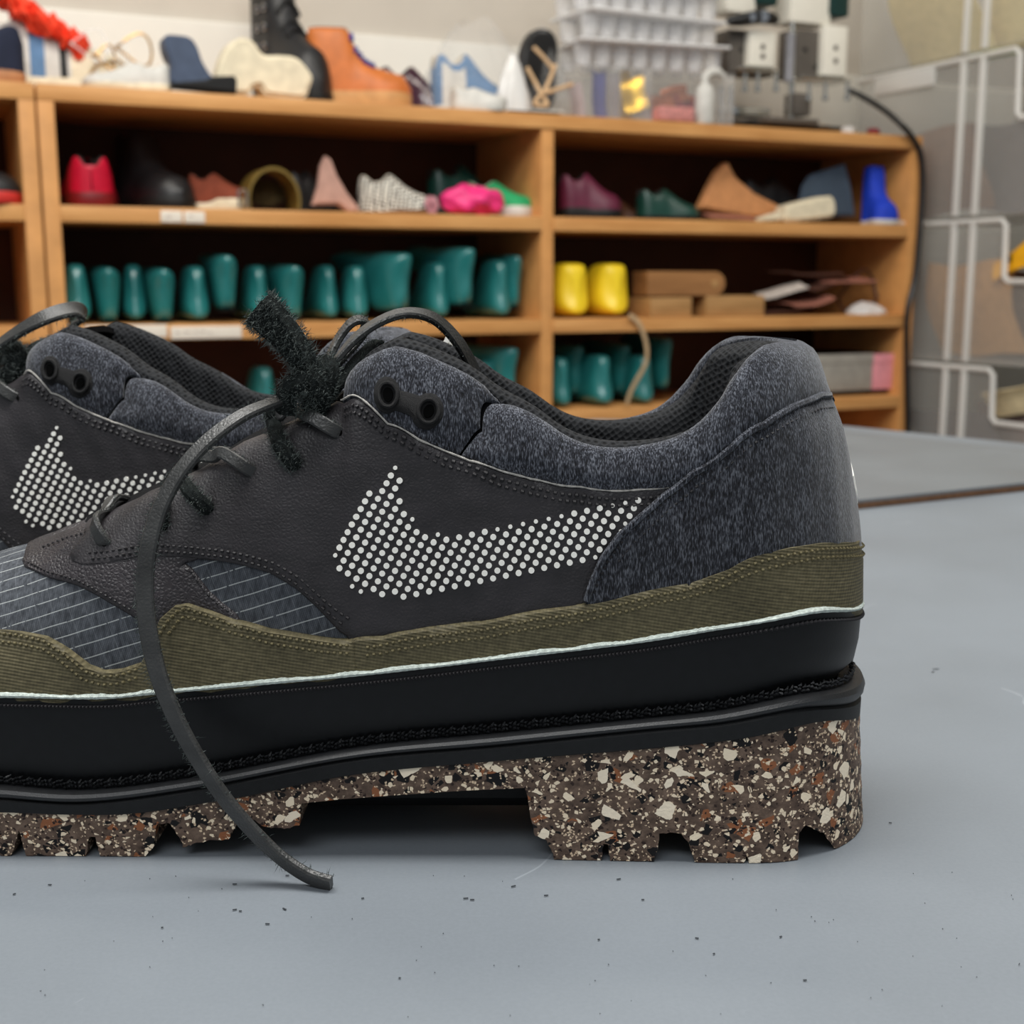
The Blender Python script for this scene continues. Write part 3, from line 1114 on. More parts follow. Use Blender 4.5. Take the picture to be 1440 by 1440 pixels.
# tongue, insole
rings = []
for x in np.linspace(-.126, -.0305, 34):
    t = (x + .126) / .0955
    zt = float(z_top(x)) if x < -.034 else float(z_top(-.034)) + (x + .034) * .25
    z0 = zt - .0027 + .0012 * max(0, (t - .6) / .4) ** 1.0
    w = float(gap(min(x, -.03))) + .002 - .004 * max(0, (t - .9) / .1)
    th = .0045 * (1 - .5 * max(0, (t - .9) / .1))
    rg = []
    for k in range(22):
        a = 2 * PI * k / 22
        yv = math.cos(a)
        cx = abs(yv) ** .7 * (1 if yv > 0 else -1)
        rg.append(Vector((x, YC + w * cx, z0 + .0035 * (1 - cx * cx) + th * (math.sin(a) * .5))) - ROOT)
    rings.append(rg)
MB().loft(rings).obj('tongue', M_knit, shoe)['label'] = 'black knitted tongue'
lp, ln = plan_loop()
ins = [p - n * .006 for p, n in zip(lp, ln)]
mb = MB()
mb.loft([[Vector((p.x, p.y, .054)) - ROOT for p in ins], [Vector((p.x, p.y, .057)) - ROOT for p in ins]])
mb.obj('insole', M_shell, shoe)
# frayed white woven tag at the far side of the tongue
mb = MB()
for k in range(7):
    p = at_y(626 + 3.4 * k, 488 + 3.4 * k + rnd.uniform(-4, 3), .4145)
    mb.box(p - ROOT, (.0024, .0012, .0046 + .0025 * rnd.random()), rot=Matrix.Rotation(rnd.uniform(-.6, .6), 3, 'Y'), bev=.0003)
mb.obj('woven_tag', M_print, shoe)['label'] = 'frayed white woven tag'


def disc_hole(px, py, r, mir=lambda p: p):
    panel('lace_hole', mir([hit(px + r * math.cos(t), py + r * .95 * math.sin(t)) for t in [2 * PI * k / 14 for k in range(14)]]), M_hole, shoe, off=.0019, edge=.2, step=2)


for hx, hy in ((478, 608), (418, 652), (356, 662), (296, 716), (233, 741), (150, 764)):
    disc_hole(hx, hy, 9)
    disc_hole(hx, hy, 9, mirror)


# ---- laces: flat leather strips
def strip(pts, w, th, normals, n=10, round_=.25):
    """flat strip along the points; normals give the way its face looks at every point"""
    C = spline(pts, n)
    Nn = spline(normals, n)
    ws = [q.x for q in spline([(a, 0, 0) for a in (w if isinstance(w, (list, tuple)) else [w] * len(pts))], n)]
    rings = []
    frames = []
    for i, p in enumerate(C):
        t = (C[min(i + 1, len(C) - 1)] - C[max(i - 1, 0)]).normalized()
        f = Nn[i] - t * Nn[i].dot(t)
        f.normalize()
        s = t.cross(f)
        hw, ht = ws[i] / 2, th / 2
        b = ht * round_ * 2
        rings.append([p + s * x + f * y for x, y in ((-hw + b, -ht), (hw - b, -ht), (hw, -ht + b), (hw, ht - b), (hw - b, ht), (-hw + b, ht), (-hw, ht - b), (-hw, -ht + b))])
        frames.append((p, t, f, s, hw, ht))
    return rings, frames


def fuzz(frames, count, where, ln=(.0008, .0022), parent=None, rr=.00009):
    """loose fibres on the suede side of a lace: where = list of (side, face) directions"""
    mb = MB()
    for _ in range(count):
        p, t, f, s, hw, ht = frames[rnd.randrange(len(frames))]
        ds, df = where[rnd.randrange(len(where))]
        q = p + t * rnd.uniform(-.001, .001)
        if ds:
            q = q + s * ds * hw + f * rnd.uniform(-ht, ht)
            d = s * ds
        else:
            q = q + f * df * ht + s * rnd.uniform(-hw, hw)
            d = f * df
        d = d + Vector((rnd.gauss(0, .6), rnd.gauss(0, .6), rnd.gauss(0, .6)))
        d.normalize()
        L = rnd.uniform(*ln)
        if q.z < .004: continue
        k = d.cross(Vector((rnd.random(), rnd.random(), rnd.random()))).normalized() * rr
        bend = Vector((rnd.gauss(0, .3), rnd.gauss(0, .3), rnd.gauss(0, .3))) * L
        m = q + d * L * .6
        e = q + d * L + bend
        mb.add([q - k, q + k, m + k * .8, m - k * .8, e], [(0, 1, 2, 3), (3, 2, 4)])
    if not mb.v: return None
    return tag(mb.obj('suede_fibres', M_fuzz, parent), kind='stuff')


def lace(pts, w, th, normals, material, parent=None, fz=0, where=((1, 0), (-1, 0)), ln=(.0008, .0022), n=10, label=None, root=None, name='lace', round_=.25):
    base = root if root is not None else ROOT
    pts = [Vector(p) - base for p in pts]
    normals = [Vector(q) for q in normals]
    if len(normals) == 1: normals = normals * len(pts)
    rg, fr = strip(pts, w, th, normals, n, round_)
    o = MB().loft(rg).obj(name, material, parent)
    if label: o['label'] = label
    if fz: fuzz(fr, fz, where, ln, o)
    return o


CROSSING = []


Y = lambda *q: at_y(*q)


def onS(px, py, off):
    p = lift([hit(px, py)], off)[0]
    return Vector(p)


CAMD = Vector((0, -1, .15))
# long loose end that falls over the side onto the bench
lace([Y(436, 548, .356), Y(398, 561, .350), Y(335, 588, .341), Y(275, 637, .3345), Y(232, 700, .3305), Y(209, 770, .328), Y(204, 840, .3265), Y(213, 910, .3255), Y(232, 975, .3245), Y(268, 1050, .3235), Y(320, 1128, .3225), Y(382, 1195, .3220), Y(430, 1230, .3205), Y(466, 1242, .3188)],
     [.0035, .0036, .0042, .0044, .0044, .0045, .0046, .0047, .0048, .0048, .0048, .0050, .0052, .0050], .0021,
     [(.2, -.5, 1), (.1, -.6, .9), (-.2, -.8, .8), (-.45, -.9, .45), (-.35, -1, .3), (-.1, -1, .1), (.1, -1, 0), (0, -1, -.1), (-.15, -1, -.15), (-.2, -1, -.2), (-.3, -.9, -.3), (-.35, -.8, -.4), (-.35, -.8, -.4), (-.35, -.8, -.4)],
     M_lace, shoe, 1300, ((1, 0), (1, 0), (1, 0), (-1, 0)), (.0005, .0022), label='long loose lace end hanging down to the bench')
# upright rough end
lace([Y(436, 585, .352), Y(441, 545, .351), Y(428, 510, .350), Y(404, 474, .349), Y(378, 447, .349), Y(362, 433, .349)], [.0058, .0064, .0074, .0088, .0100, .0096], .0062,
     [(-.2, -1, .3)], M_suede, shoe, 2600, ((1, 0), (-1, 0), (0, 1), (0, 1), (0, 1)), (.0006, .0026), label='rough suede lace end standing up', round_=.45)
# knot: wraps of suede
lace([Y(402, 580, .351), Y(404, 553, .349), Y(418, 538, .3475), Y(436, 536, .3475), Y(446, 552, .349), Y(444, 578, .352)], .0062, .0040, [(-.1, -1, .3)], M_suede, shoe, 900, ((1, 0), (-1, 0), (0, 1)), (.0006, .002), name='lace_knot', round_=.45)
lace([Y(440, 580, .353), Y(455, 548, .351), Y(462, 520, .352), Y(452, 508, .356)], .0058, .0036, [(.2, -1, .3)], M_suede, shoe, 600, ((1, 0), (-1, 0), (0, 1)), (.0006, .002), name='lace_knot', round_=.45)
CROSSING.append(lace([Y(384, 578, .356), onS(392, 604, .0056), onS(403, 630, .0048), onS(414, 648, .0036), onS(419, 658, .0004)], .0042, .0028, [(-.1, -1, .3)], M_suede, shoe, 700, ((1, 0), (-1, 0), (0, 1)), (.0006, .0021), round_=.4))
# crossing strips that go into the lace holes
CROSSING.append(lace([Y(388, 590, .368), Y(392, 584, .356), onS(416, 592, .0050), onS(446, 597, .0050), onS(470, 605, .0038), onS(482, 611, .0005)], .0038, .0017, [(-.1, -1, .1), (-.3, -1, .3), (-.1, -1, .35), (.05, -1, .3), (.1, -1, .2), (.1, -1, .2)], M_lace, shoe, 120, ((-1, 0),), (.0004, .001)))
CROSSING.append(lace([Y(272, 652, .372), Y(278, 641, .360), Y(300, 642, .3560), onS(328, 652, .0052), onS(350, 661, .0036), onS(362, 667, .0004)], .0036, .0017, [(-.1, -1, .1), (-.3, -1, .3), (-.1, -1, .35), (.05, -1, .3), (.1, -1, .2), (.1, -1, .2)], M_lace, shoe, 120, ((-1, 0),), (.0004, .001)))
CROSSING.append(lace([Y(246, 668, .369), Y(256, 674, .362), onS(276, 697, .0044), onS(292, 712, .0034), onS(299, 720, .0002)], .0040, .0024, [(-.2, -1, .4)], M_suede, shoe, 420, ((1, 0), (-1, 0), (0, 1)), (.0005, .0016), round_=.4))
CROSSING.append(lace([Y(244, 668, .369), Y(242, 690, .362), onS(237, 716, .0042), onS(233, 734, .0034), onS(231, 745, .0002)], .0042, .0026, [(-.1, -1, .3)], M_suede, shoe, 420, ((1, 0), (-1, 0), (0, 1)), (.0005, .0016), round_=.4))
CROSSING.append(lace([Y(174, 700, .372), Y(158, 702, .365), Y(146, 722, .3600), onS(147, 748, .0046), onS(151, 762, .003), onS(153, 769, .0002)], .0040, .0018, [(0, -.3, 1), (-.4, -.8, .5), (-.8, -.9, .1), (-.6, -1, -.1), (-.4, -1, -.1), (-.4, -1, -.1)], M_lace, shoe, 160, ((1, 0), (-1, 0)), (.0004, .0012)))
# bow loops
lace([Y(448, 552, .356), Y(470, 512, .357), Y(502, 474, .359), Y(538, 450, .362), Y(574, 440, .366), Y(612, 449, .372), Y(645, 482, .379), Y(668, 526, .386), Y(676, 566, .390)], [.0034, .0036, .004, .0042, .0042, .0042, .0044, .0046, .0046], .0019,
     [(-.5, -.3, .8), (-.6, -.2, .7), (-.5, -.35, .8), (-.3, -.4, .9), (.1, -.5, 1), (.5, -.7, .7), (.6, -.8, .5), (.6, -.8, .4), (.5, -.8, .4)], M_lace, shoe, 450, ((1, 0), (0, -1)), (.0004, .0012), label='big loop of the lace bow')
lace([Y(445, 560, .358), Y(458, 516, .362), Y(474, 480, .366), Y(492, 456, .368), Y(508, 450, .370), Y(514, 460, .371), Y(500, 484, .368), Y(478, 510, .362), Y(462, 540, .358)], .0042, .0018,
     [(-.8, -.3, .4), (-.8, -.3, .5), (-.7, -.3, .6), (-.4, -.3, .9), (.3, -.3, 1), (.9, -.2, .2), (.6, -.2, -.6), (.6, -.2, -.7), (.6, -.2, -.7)], M_lace, shoe, 450, ((1, 0), (0, 1)), (.0004, .0012))
lace([Y(450, 575, .354), Y(470, 548, .355), Y(495, 516, .358), Y(518, 492, .362), Y(532, 482, .366)], .0042, .0020, [(-.3, -.6, .8)], M_suede, shoe, 450, ((1, 0), (-1, 0), (0, 1)), (.0004, .0014))
# ------------------------------------------------------------------ the frame of the shelves: s along the front, d into the depth, z up
ANG = math.radians(25)
EX, EY = Vector((math.cos(ANG), math.sin(ANG), 0)), Vector((-math.sin(ANG), math.cos(ANG), 0))
S0 = at_y(760, 300, 2.65)
S0.z = 0
XF = Matrix.Translation(S0) @ Matrix.Rotation(ANG, 4, 'Z')
FLOOR = -0.75


def W(s, d, z):
    return S0 + EX * s + EY * d + Vector((0, 0, z))


def front(px, py, d=0.0):
    """(s, z) where the line of sight meets the plane d behind the shelf fronts"""
    v = ray(px, py)
    o = Vector((0, 0, CAM_H))
    t = ((S0 + EY * d - o).dot(EY)) / v.dot(EY)
    p = o + v * t
    return (p - S0).dot(EX), p.z


def sideplane(px, py, s):
    """(d, z) on the plane across the shelves at s"""
    v = ray(px, py)
    o = Vector((0, 0, CAM_H))
    t = ((S0 + EX * s - o).dot(EX)) / v.dot(EX)
    p = o + v * t
    return (p - S0).dot(EY), p.z


def thing(name, label, cat, s, d, z, rel=0.0, group=None, sc=None):
    return empty(name, W(s, d, z), ANG + math.radians(rel), label, cat, group, sc)


def struct(o):
    o['kind'] = 'structure'
    return o


# ------------------------------------------------------------------ setting
def mat_wall(name, col):
    return plain(name, col, .75, .25, ns=9, bs=.12, bd=.0008, var=.03)


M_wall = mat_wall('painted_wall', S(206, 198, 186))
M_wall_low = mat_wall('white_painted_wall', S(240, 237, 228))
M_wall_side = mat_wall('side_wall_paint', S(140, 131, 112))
M_floor = plain('grey_floor', S(120, 116, 110), .6, .3, ns=5, bs=.1, var=.1)

mb = MB().box((.1, 0, FLOOR - .02), (7, 8, .04))
struct(MB().box((.3, 1.0, FLOOR - .02), (7, 8, .04)).obj('floor', M_floor, None, False))
WD = .41
zl = sum(front(a, b, WD)[1] for a, b in ((200, 19), (472, 50))) / 2
struct(MB().box((-.2, WD + .05, 1.0), (5.2, .1, 3.5)).obj('wall_back', M_wall, None, False, xf=XF))
tr = MB().box((-.2, WD - .006, (zl + FLOOR) / 2), (5.2, .012, zl - FLOOR), bev=.003).obj('trim_1', M_wall_low, None, False, xf=XF)
struct(tr)
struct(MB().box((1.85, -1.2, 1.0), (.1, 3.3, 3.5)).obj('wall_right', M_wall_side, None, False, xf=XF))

# ------------------------------------------------------------------ workbench
def mat_bench(name, col):
    m, nt, b = new_mat(name)
    v = coords(nt)
    n1 = noise(nt, v, 9, 3)
    n2 = noise(nt, v, 900, 2)
    f = math_n(nt, 'ADD', math_n(nt, 'MULTIPLY', n1, .6), math_n(nt, 'MULTIPLY', n2, .4))
    c = ramp(nt, f, [(.35, tuple(x * .93 for x in col[:3])), (.65, tuple(x * 1.06 for x in col[:3]))])
    # thin scratches and pale scuffs
    vs = coords(nt, (1, 1, 1), (0, 0, 1.1))
    w = N(nt, 'ShaderNodeTexWave', wave_type='BANDS', bands_direction='X')
    w.inputs['Scale'].default_value = 3.1
    w.inputs['Distortion'].default_value = 9
    w.inputs['Detail'].default_value = 3
    w.inputs['Detail Scale'].default_value = 2.2
    nt.links.new(vs, w.inputs['Vector'])
    line = math_n(nt, 'GREATER_THAN', w.outputs['Fac'], .9993)
    brk = math_n(nt, 'GREATER_THAN', noise(nt, v, 16, 2), .60)
    c = mix(nt, math_n(nt, 'MULTIPLY', math_n(nt, 'MULTIPLY', line, brk), .22), c, S(180, 186, 192))
    nt.links.new(c, b.inputs['Base Color'])
    r = ramp(nt, n1, [(.3, (.36,) * 3), (.7, (.48,) * 3)])
    nt.links.new(r, b.inputs['Roughness'])
    b.inputs['Specular IOR Level'].default_value = .5
    bump(nt, b, n2, .06, .0002)
    return m


M_bench = mat_bench('grey_linoleum', S(118, 124, 130))
M_board = mat_bench('grey_laminate', S(110, 114, 117))
M_brown = plain('brown_board_edge', S(104, 74, 52), .7, .3, ns=200, var=.25)
M_steel_leg = plain('grey_steel', S(90, 92, 95), .4, .5, metal=.6)

p_fr = at_z(1222, 703, .006); q_fr = at_z(1440, 680, .006)
p_rt = at_z(1196, 608, .006); q_rt = at_z(1440, 633, .006)
dirf = (q_fr - p_fr).normalized(); dirr = (q_rt - p_rt).normalized()
den = dirf.x * dirr.y - dirf.y * dirr.x
tt = ((p_rt.x - p_fr.x) * dirr.y - (p_rt.y - p_fr.y) * dirr.x) / den
cor = p_fr + dirf * tt                                 # near right corner of the loose board
far_r = p_rt - dirr * .12
fl_ = at_z(830, 589, .006)


def slab(name, outline, z0, z1, material, parent, bev=.001):
    bm = bmesh.new()
    vs = [bm.verts.new((p.x, p.y, z0)) for p in outline]
    f = bm.faces.new(vs)
    r = bmesh.ops.extrude_face_region(bm, geom=[f])
    for v in r['geom']:
        if isinstance(v, bmesh.types.BMVert): v.co.z = z1
    bmesh.ops.recalc_face_normals(bm, faces=bm.faces)
    if bev: bmesh.ops.bevel(bm, geom=bm.edges[:], offset=bev, segments=2, affect='EDGES')
    me = bpy.data.meshes.new(name)
    bm.to_mesh(me)
    bm.free()
    me.materials.append(material)
    o = bpy.data.objects.new(name, me)
    COL.objects.link(o)
    o.parent = parent
    return o


bench = empty('workbench', (.1, .4, FLOOR), 0, 'large grey workbench under the pair of black sneakers', 'table')
BO = Vector((.1, .4, FLOOR))
far_l = fl_ - EX * 1.3
out = [cor + dirr * .75 + dirf * .10, cor + dirf * .10, far_r + dirf * .10, fl_, far_l, far_l - EY * 1.9, far_l - EY * 1.9 + EX * 1.1]
out = [Vector((p.x, p.y, 0)) - BO for p in out]
slab('table_top', out, -.03 - FLOOR, -FLOOR - .0002, M_bench, bench, .002)
for p in (out[0] * .85, out[2] * .8, out[4] * .85, out[5] * .85):
    MB().box((p.x, p.y, (-.03 - FLOOR) / 2), (.05, .05, -.03 - FLOOR), bev=.004).obj('leg', M_steel_leg, bench)
board = empty('work_board', (cor.x, cor.y, 0), 0, 'thin grey laminate board with brown edge lying on the workbench behind the sneakers', 'board')
bo = [cor, far_r, fl_ + EY * -.01, fl_ - EX * .5 - EY * .01, cor - dirf * 1.35]
bo = [Vector((p.x, p.y, 0)) - Vector((cor.x, cor.y, 0)) for p in bo]
slab('core', [p * .9995 for p in bo], .0004, .0046, M_brown, board, 0)['label'] = 'brown board edge'
slab('laminate', bo, .0046, .0068, M_board, board, .0002)

# ------------------------------------------------------------------ oak shelving
def mat_oak(name, c0, c1):
    m, nt, b = new_mat(name)
    v = coords(nt, (2.2, 26, 26))
    n = noise(nt, v, 1.6, 5, .6)
    v2 = coords(nt, (14, 240, 240))
    n2 = noise(nt, v2, 1, 3)
    f = math_n(nt, 'ADD', math_n(nt, 'MULTIPLY', n, .7), math_n(nt, 'MULTIPLY', n2, .3))
    nt.links.new(ramp(nt, f, [(.35, c0), (.65, c1)]), b.inputs['Base Color'])
    b.inputs['Roughness'].default_value = .5
    b.inputs['Specular IOR Level'].default_value = .35
    bump(nt, b, n2, .15, .0004)
    return m


M_oak = mat_oak('oak_board', S(190, 132, 74), S(222, 166, 104))
M_oak_v = plain('oak_upright', S(206, 148, 88), .5, .35, ns=22, bs=.15, var=.12)
M_back = plain('shade_tinted_back_board', S(74, 42, 22), .6, .3, ns=14, bs=.1, var=.15)  # board colour darkened to carry the shade inside the shelves

Z_TOP, Z2, Z3, Z4, Z5 = .490, .290, .084, -.106, -.30
TH, DEP = .028, .335


def cabinet(name, s0, s1, dividers, label):
    mid = (s0 + s1) / 2
    c = thing(name, label, 'shelf', mid, 0, FLOOR)
    z = lambda v: v - FLOOR
    hw = (s1 - s0) / 2
    MB().box((0, DEP / 2, z(Z_TOP - TH / 2)), (s1 - s0, DEP, TH), bev=.002).obj('top_board', M_oak, c)
    for xx in (-hw + .0135, hw - .0135):
        MB().box((xx, DEP / 2, z((FLOOR + Z_TOP - TH) / 2)), (.027, DEP - .002, Z_TOP - TH - FLOOR), bev=.0015).obj('side_panel', M_oak_v, c)
    for xx in dividers:
        MB().box((xx - mid, DEP / 2 + .001, z((FLOOR + Z_TOP - TH) / 2)), (.027, DEP - .006, Z_TOP - TH - FLOOR), bev=.0015).obj('divider', M_oak_v, c)
    xs = [-hw + .027] + [v for d in dividers for v in (d - mid - .0135, d - mid + .0135)] + [hw - .027]
    for zz in (Z2, Z3, Z4, Z5):
        for a, b in zip(xs[::2], xs[1::2]):
            MB().box(((a + b) / 2, DEP / 2 + .0005, z(zz - TH / 2)), (b - a, DEP - .001, TH), bev=.0015).obj('shelf_board', M_oak, c)
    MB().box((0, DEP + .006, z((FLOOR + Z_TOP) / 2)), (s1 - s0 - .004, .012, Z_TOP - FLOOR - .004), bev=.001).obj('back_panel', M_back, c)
    MB().box((0, .03, .04), (s1 - s0 - .06, .02, .08), bev=.002).obj('plinth', M_oak, c)
    return c


cab = cabinet('shoe_shelf', -.948, .985, [.018], 'wide oak shelf unit full of shoes and teal lasts behind the bench')
cab2 = cabinet('shoe_shelf', -2.75, -.952, [-1.85], 'second oak shelf unit cut off by the left edge of the photo')

M_tape = plain('paper_tape', S(232, 222, 208), .7, .25, ns=40, var=.06)
M_ink = plain('blurred_ink', S(150, 128, 118), .7, .2, var=.1)


def edge_label(px0, px1, py, h, n_words):
    s0, z0 = front(px0, py); s1, _ = front(px1, py)
    mid = (-.948 + .985) / 2
    o = MB().box(((s0 + s1) / 2 - mid, -.0006, z0 - FLOOR), (s1 - s0, .0012, h), bev=.0004).obj('edge_label', M_tape, cab)
    o['label'] = 'pale paper label on the shelf edge'
    mb = MB()
    x = s0 + .008
    for k in range(n_words):
        wl = rnd.uniform(.006, .013)
        if x + wl > s1 - .005: break
        mb.box((x + wl / 2 - mid, -.0014, z0 - FLOOR + rnd.uniform(-.002, .002)), (wl, .0006, .0018))
        x += wl + .006
    if mb.v: tag(mb.obj('faded_writing', M_ink, o, False), kind='stuff')


edge_label(226, 256, 304, .020, 2)
edge_label(259, 288, 305, .020, 2)
edge_label(120, 235, 467, .022, 0)
edge_label(240, 340, 468, .022, 5)

# ------------------------------------------------------------------ translucent open-front bins stacked at the right
M_bin = clear_plastic('milky_bin_plastic', (.80, .79, .75), .10, .25)
M_bin_edge = clear_plastic('milky_bin_edge', (.90, .89, .86), .62, .3)
SB = 1.03
rims = [sideplane(1430, 72, SB)[1] + .30, sideplane(1405, 74, SB)[1], sideplane(1405, 310, SB)[1], sideplane(1390, 520, SB)[1], sideplane(1390, 520, SB)[1] - .29, sideplane(1390, 520, SB)[1] - .58]
d_rib = (sideplane(1352, 190, SB)[0], sideplane(1379, 190, SB)[0])
d_dip = (sideplane(1434, 110, SB)[0], sideplane(1415, 340, SB)[0], sideplane(1396, 560, SB)[0])
D_FAR, D_NEAR = .285, -.78
bin_words = ['topmost', 'second from the top, tan and slate scraps inside', 'third from the top, yellow scraps in its opening', 'fourth from the top, cream scraps in its opening', 'lowest']
bins = []
for k in range(5):
    top, bot = rims[k], rims[k + 1] + .012
    h = top - bot
    dd = d_dip[min(2, max(0, k - 1))]
    dip = h * .42
    b = thing('storage_bin', {0: 'clear storage bin on top of the stack, pale rolled sheets inside', 1: 'second clear storage bin from the top, dull brown scraps inside', 2: 'third clear storage bin from the top, tan boxes and a yellow scrap inside',
                              3: 'fourth clear storage bin from the top, cream pieces in its opening', 4: 'lowest clear storage bin of the stack beside the shelf'}[k], 'bin', SB, 0, bot, 0, 'clear bins stacked on the right')
    bins.append((b, bot, h))
    # front wall with its dropped opening
    ol = [(D_FAR, 0), (D_FAR, h), (dd + .012, h), (dd, h - .012), (dd - .004, h - dip + .012), (dd - .016, h - dip), (D_NEAR + .30, h - dip), (D_NEAR + .288, h - dip + .012), (D_NEAR + .284, h), (D_NEAR, h), (D_NEAR, 0)]
    mb = MB()
    n = len(ol)
    mb.add([(0, a, c) for a, c in ol] + [(.003, a, c) for a, c in ol], [tuple(range(n)), tuple(range(n, 2 * n))[::-1]] + [(i, (i + 1) % n, n + (i + 1) % n, n + i) for i in range(n)])
    mb.obj('front_wall', M_bin, b, False)
    MB().box((.25, D_FAR, h / 2), (.5, .003, h)).obj('side_wall', M_bin, b, False)
    MB().box((.25, D_NEAR, h / 2), (.5, .003, h)).obj('side_wall', M_bin, b, False)
    MB().box((.5, (D_FAR + D_NEAR) / 2, h / 2), (.003, D_FAR - D_NEAR, h)).obj('rear_wall', M_bin, b, False)
    MB().box((.25, (D_FAR + D_NEAR) / 2, .002), (.5, D_FAR - D_NEAR, .003)).obj('floor_panel', M_bin, b, False)
    MB().tube([(-.003, a, c) for a, c in ol[1:10]], .0065, 8).obj('rim', M_bin_edge, b)
    for dr in d_rib:
        MB().box((-.004, dr, h / 2), (.012, .013, h - .004), bev=.003).obj('rib', M_bin_edge, b)
    if k == 1:
        d0, z0 = sideplane(1235, 112, SB); d1, z1 = sideplane(1318, 92, SB)
        MB().box((-.006, (d0 + d1) / 2, h - .024), (.012, abs(d0 - d1), .040), bev=.004).obj('grip', M_bin_edge, b)
        MB().box((.05, d_rib[0] - .03, h + .008), (.06, .1, .006), bev=.002).obj('green_strip', plain('pale_green_plastic', S(170, 214, 150), .4), b)['label'] = 'pale green plastic strip'
# ------------------------------------------------------------------ second shoe of the pair
rear = shoe.copy()
COL.objects.link(rear)
for ch in list(shoe.children):
    if ch.name.startswith('woven_tag'): continue
    if ch.name.startswith(('lace', 'lace_knot')) and not ch.name.startswith('lace_hole'): continue
    copy_tree(ch, rear)
OFF = Vector((-.1215, .0985, 0))
YAW = math.radians(-6)
for o in CROSSING:
    copy_tree(o, rear).scale = (1, -1, 1)
rear.location = ROOT + OFF
rear.scale = (1, -1, 1)
rear.rotation_euler = (0, 0, YAW)
rear['label'] = 'black sneaker standing behind the front one, cut off by the left edge'
RR = Vector((ROOT.x + OFF.x, ROOT.y + OFF.y, 0))


UNYAW = Matrix.Rotation(-YAW, 3, 'Z')


def to_rear(v):
    q = UNYAW @ Vector(v)
    return Vector((q.x, -q.y, q.z))


def lace2(pts, w, th, nr, m, fz=0, where=((1, 0), (-1, 0)), ln=(.0006, .0018), name='lace', label=None):
    flip = to_rear
    base = RR
    P = [flip(Vector(p) - base) for p in pts]
    Nn = [flip(q) for q in nr]
    if len(Nn) == 1: Nn = Nn * len(P)
    rg, fr = strip(P, w, th, Nn)
    o = MB().loft(rg).obj(name, m, rear)
    if label: o['label'] = label
    if fz: fuzz(fr, fz, where, ln, o)


R0 = .462
lace2([Y(-20, 500, R0), Y(0, 484, R0 - .004), Y(30, 464, R0 - .006), Y(64, 446, R0 - .006), Y(98, 436, R0), Y(116, 442, R0 + .010), Y(100, 462, R0 + .018), Y(78, 476, R0 + .02)], [.006, .0055, .006, .0068, .0070, .0068, .006, .005], .0022,
      [(-.3, -.7, .8), (-.3, -.7, .8), (-.3, -.75, .8), (-.25, -.8, .7), (.1, -.8, .6), (.9, -.4, .1), (.4, .3, -.9), (.3, .3, -.9)], M_lace, 500, ((-1, 0), (0, -1)), label='wide flat loop of the rear lace bow')
lace2([Y(-30, 560, R0), Y(-6, 545, R0 - .006), Y(10, 560, R0 - .008), Y(24, 574, R0 - .006), Y(31, 584, R0 + .004)], .0056, .0022, [(-.1, -1, .3)], M_lace, 150)
lace2([Y(2, 500, R0 + .004), Y(18, 492, R0), Y(24, 506, R0 - .004), Y(14, 530, R0 - .004), Y(4, 545, R0)], .007, .004, [(-.1, -1, .3)], M_suede, 900, ((1, 0), (-1, 0), (0, 1)), name='lace_knot')
lace2([Y(-8, 540, R0 + .004), Y(24, 520, R0 + .002), Y(52, 490, R0 + .006), Y(78, 478, R0 + .016)], .0062, .0034, [(-.3, -.8, .6)], M_suede, 700, ((1, 0), (-1, 0), (0, 1)))
# pale patch inside the far side of the rear collar
mb = MB()
c = at_y(212, 534, .530)
ring = [[c + Vector((.0085 * r * math.cos(a), -.0016 * (1 - r), .0048 * r * math.sin(a) + .002 * r * math.cos(a) * -1)) for a in [2 * PI * k / 16 for k in range(16)]] for r in (.15, .5, .85, 1.0)]
fl = lambda p: to_rear(p - RR)
mb.loft([[fl(p) for p in r] for r in ring])
mb.obj('lining_patch', plain('pale_reflective_patch', S(96, 112, 116), .4, .5), rear)['label'] = 'pale grey patch inside the collar'

# crumbs of leather on the bench
mb = MB()
for px_, py_, L, a in ((330, 1278, 6, .1), (338, 1280, 4, .2), (400, 1277, 7, -.6), (70, 1243, 5, -.1), (330, 1242, 6, -.2), (404, 1230, 5, -.2), (20, 1256, 4, .9), (376, 1298, 6, -.1), (655, 1262, 7, 0), (664, 1264, 6, -.15), (722, 1245, 7, .5), (768, 1258, 6, -.05), (870, 1235, 6, .3),
                        (1132, 1377, 5, 0), (1316, 940, 9, .15), (1252, 1156, 4, 0), (904, 1264, 4, 0), (1098, 1316, 4, .6), (980, 1318, 5, -.3), (1312, 944, 5, .4), (228, 1303, 3, .5), (842, 1320, 3, .2), (510, 1262, 4, .3), (562, 1374, 3, .1), (1004, 1340, 3, .4)):
    p = at_z(px_, py_, .0004)
    k = p.length * 0 + math.hypot(p.y, .16) / 1800
    mb.box((p.x, p.y, .0002), (L * .95 * k, .00035, .0002), rz=a + rnd.uniform(-.2, .2), rot=None)
for _ in range(60):
    p = at_z(rnd.uniform(0, 1440), rnd.uniform(1225, 1440), .0003)
    mb.box((p.x, p.y, .0002), (rnd.uniform(.0001, .0003), rnd.uniform(.0001, .0002), .0002), rz=rnd.uniform(0, 3))
tag(mb.obj('leather_crumbs', plain('dark_crumbs', S(58, 62, 66), .8, .2), None, False), 'tiny dark leather crumbs scattered over the front of the grey bench', 'crumbs', kind='stuff')
# ------------------------------------------------------------------ shoe lasts
M_teal = plain('teal_last_plastic', S(36, 118, 118), .30, .6, ns=30, bs=.04, var=.08, coat=.4)
M_yellow = plain('yellow_last_plastic', S(246, 214, 40), .38, .5, ns=30, bs=.04, var=.05)
M_dark = plain('dark_hole', S(26, 22, 20), .8, .2, bs=0)


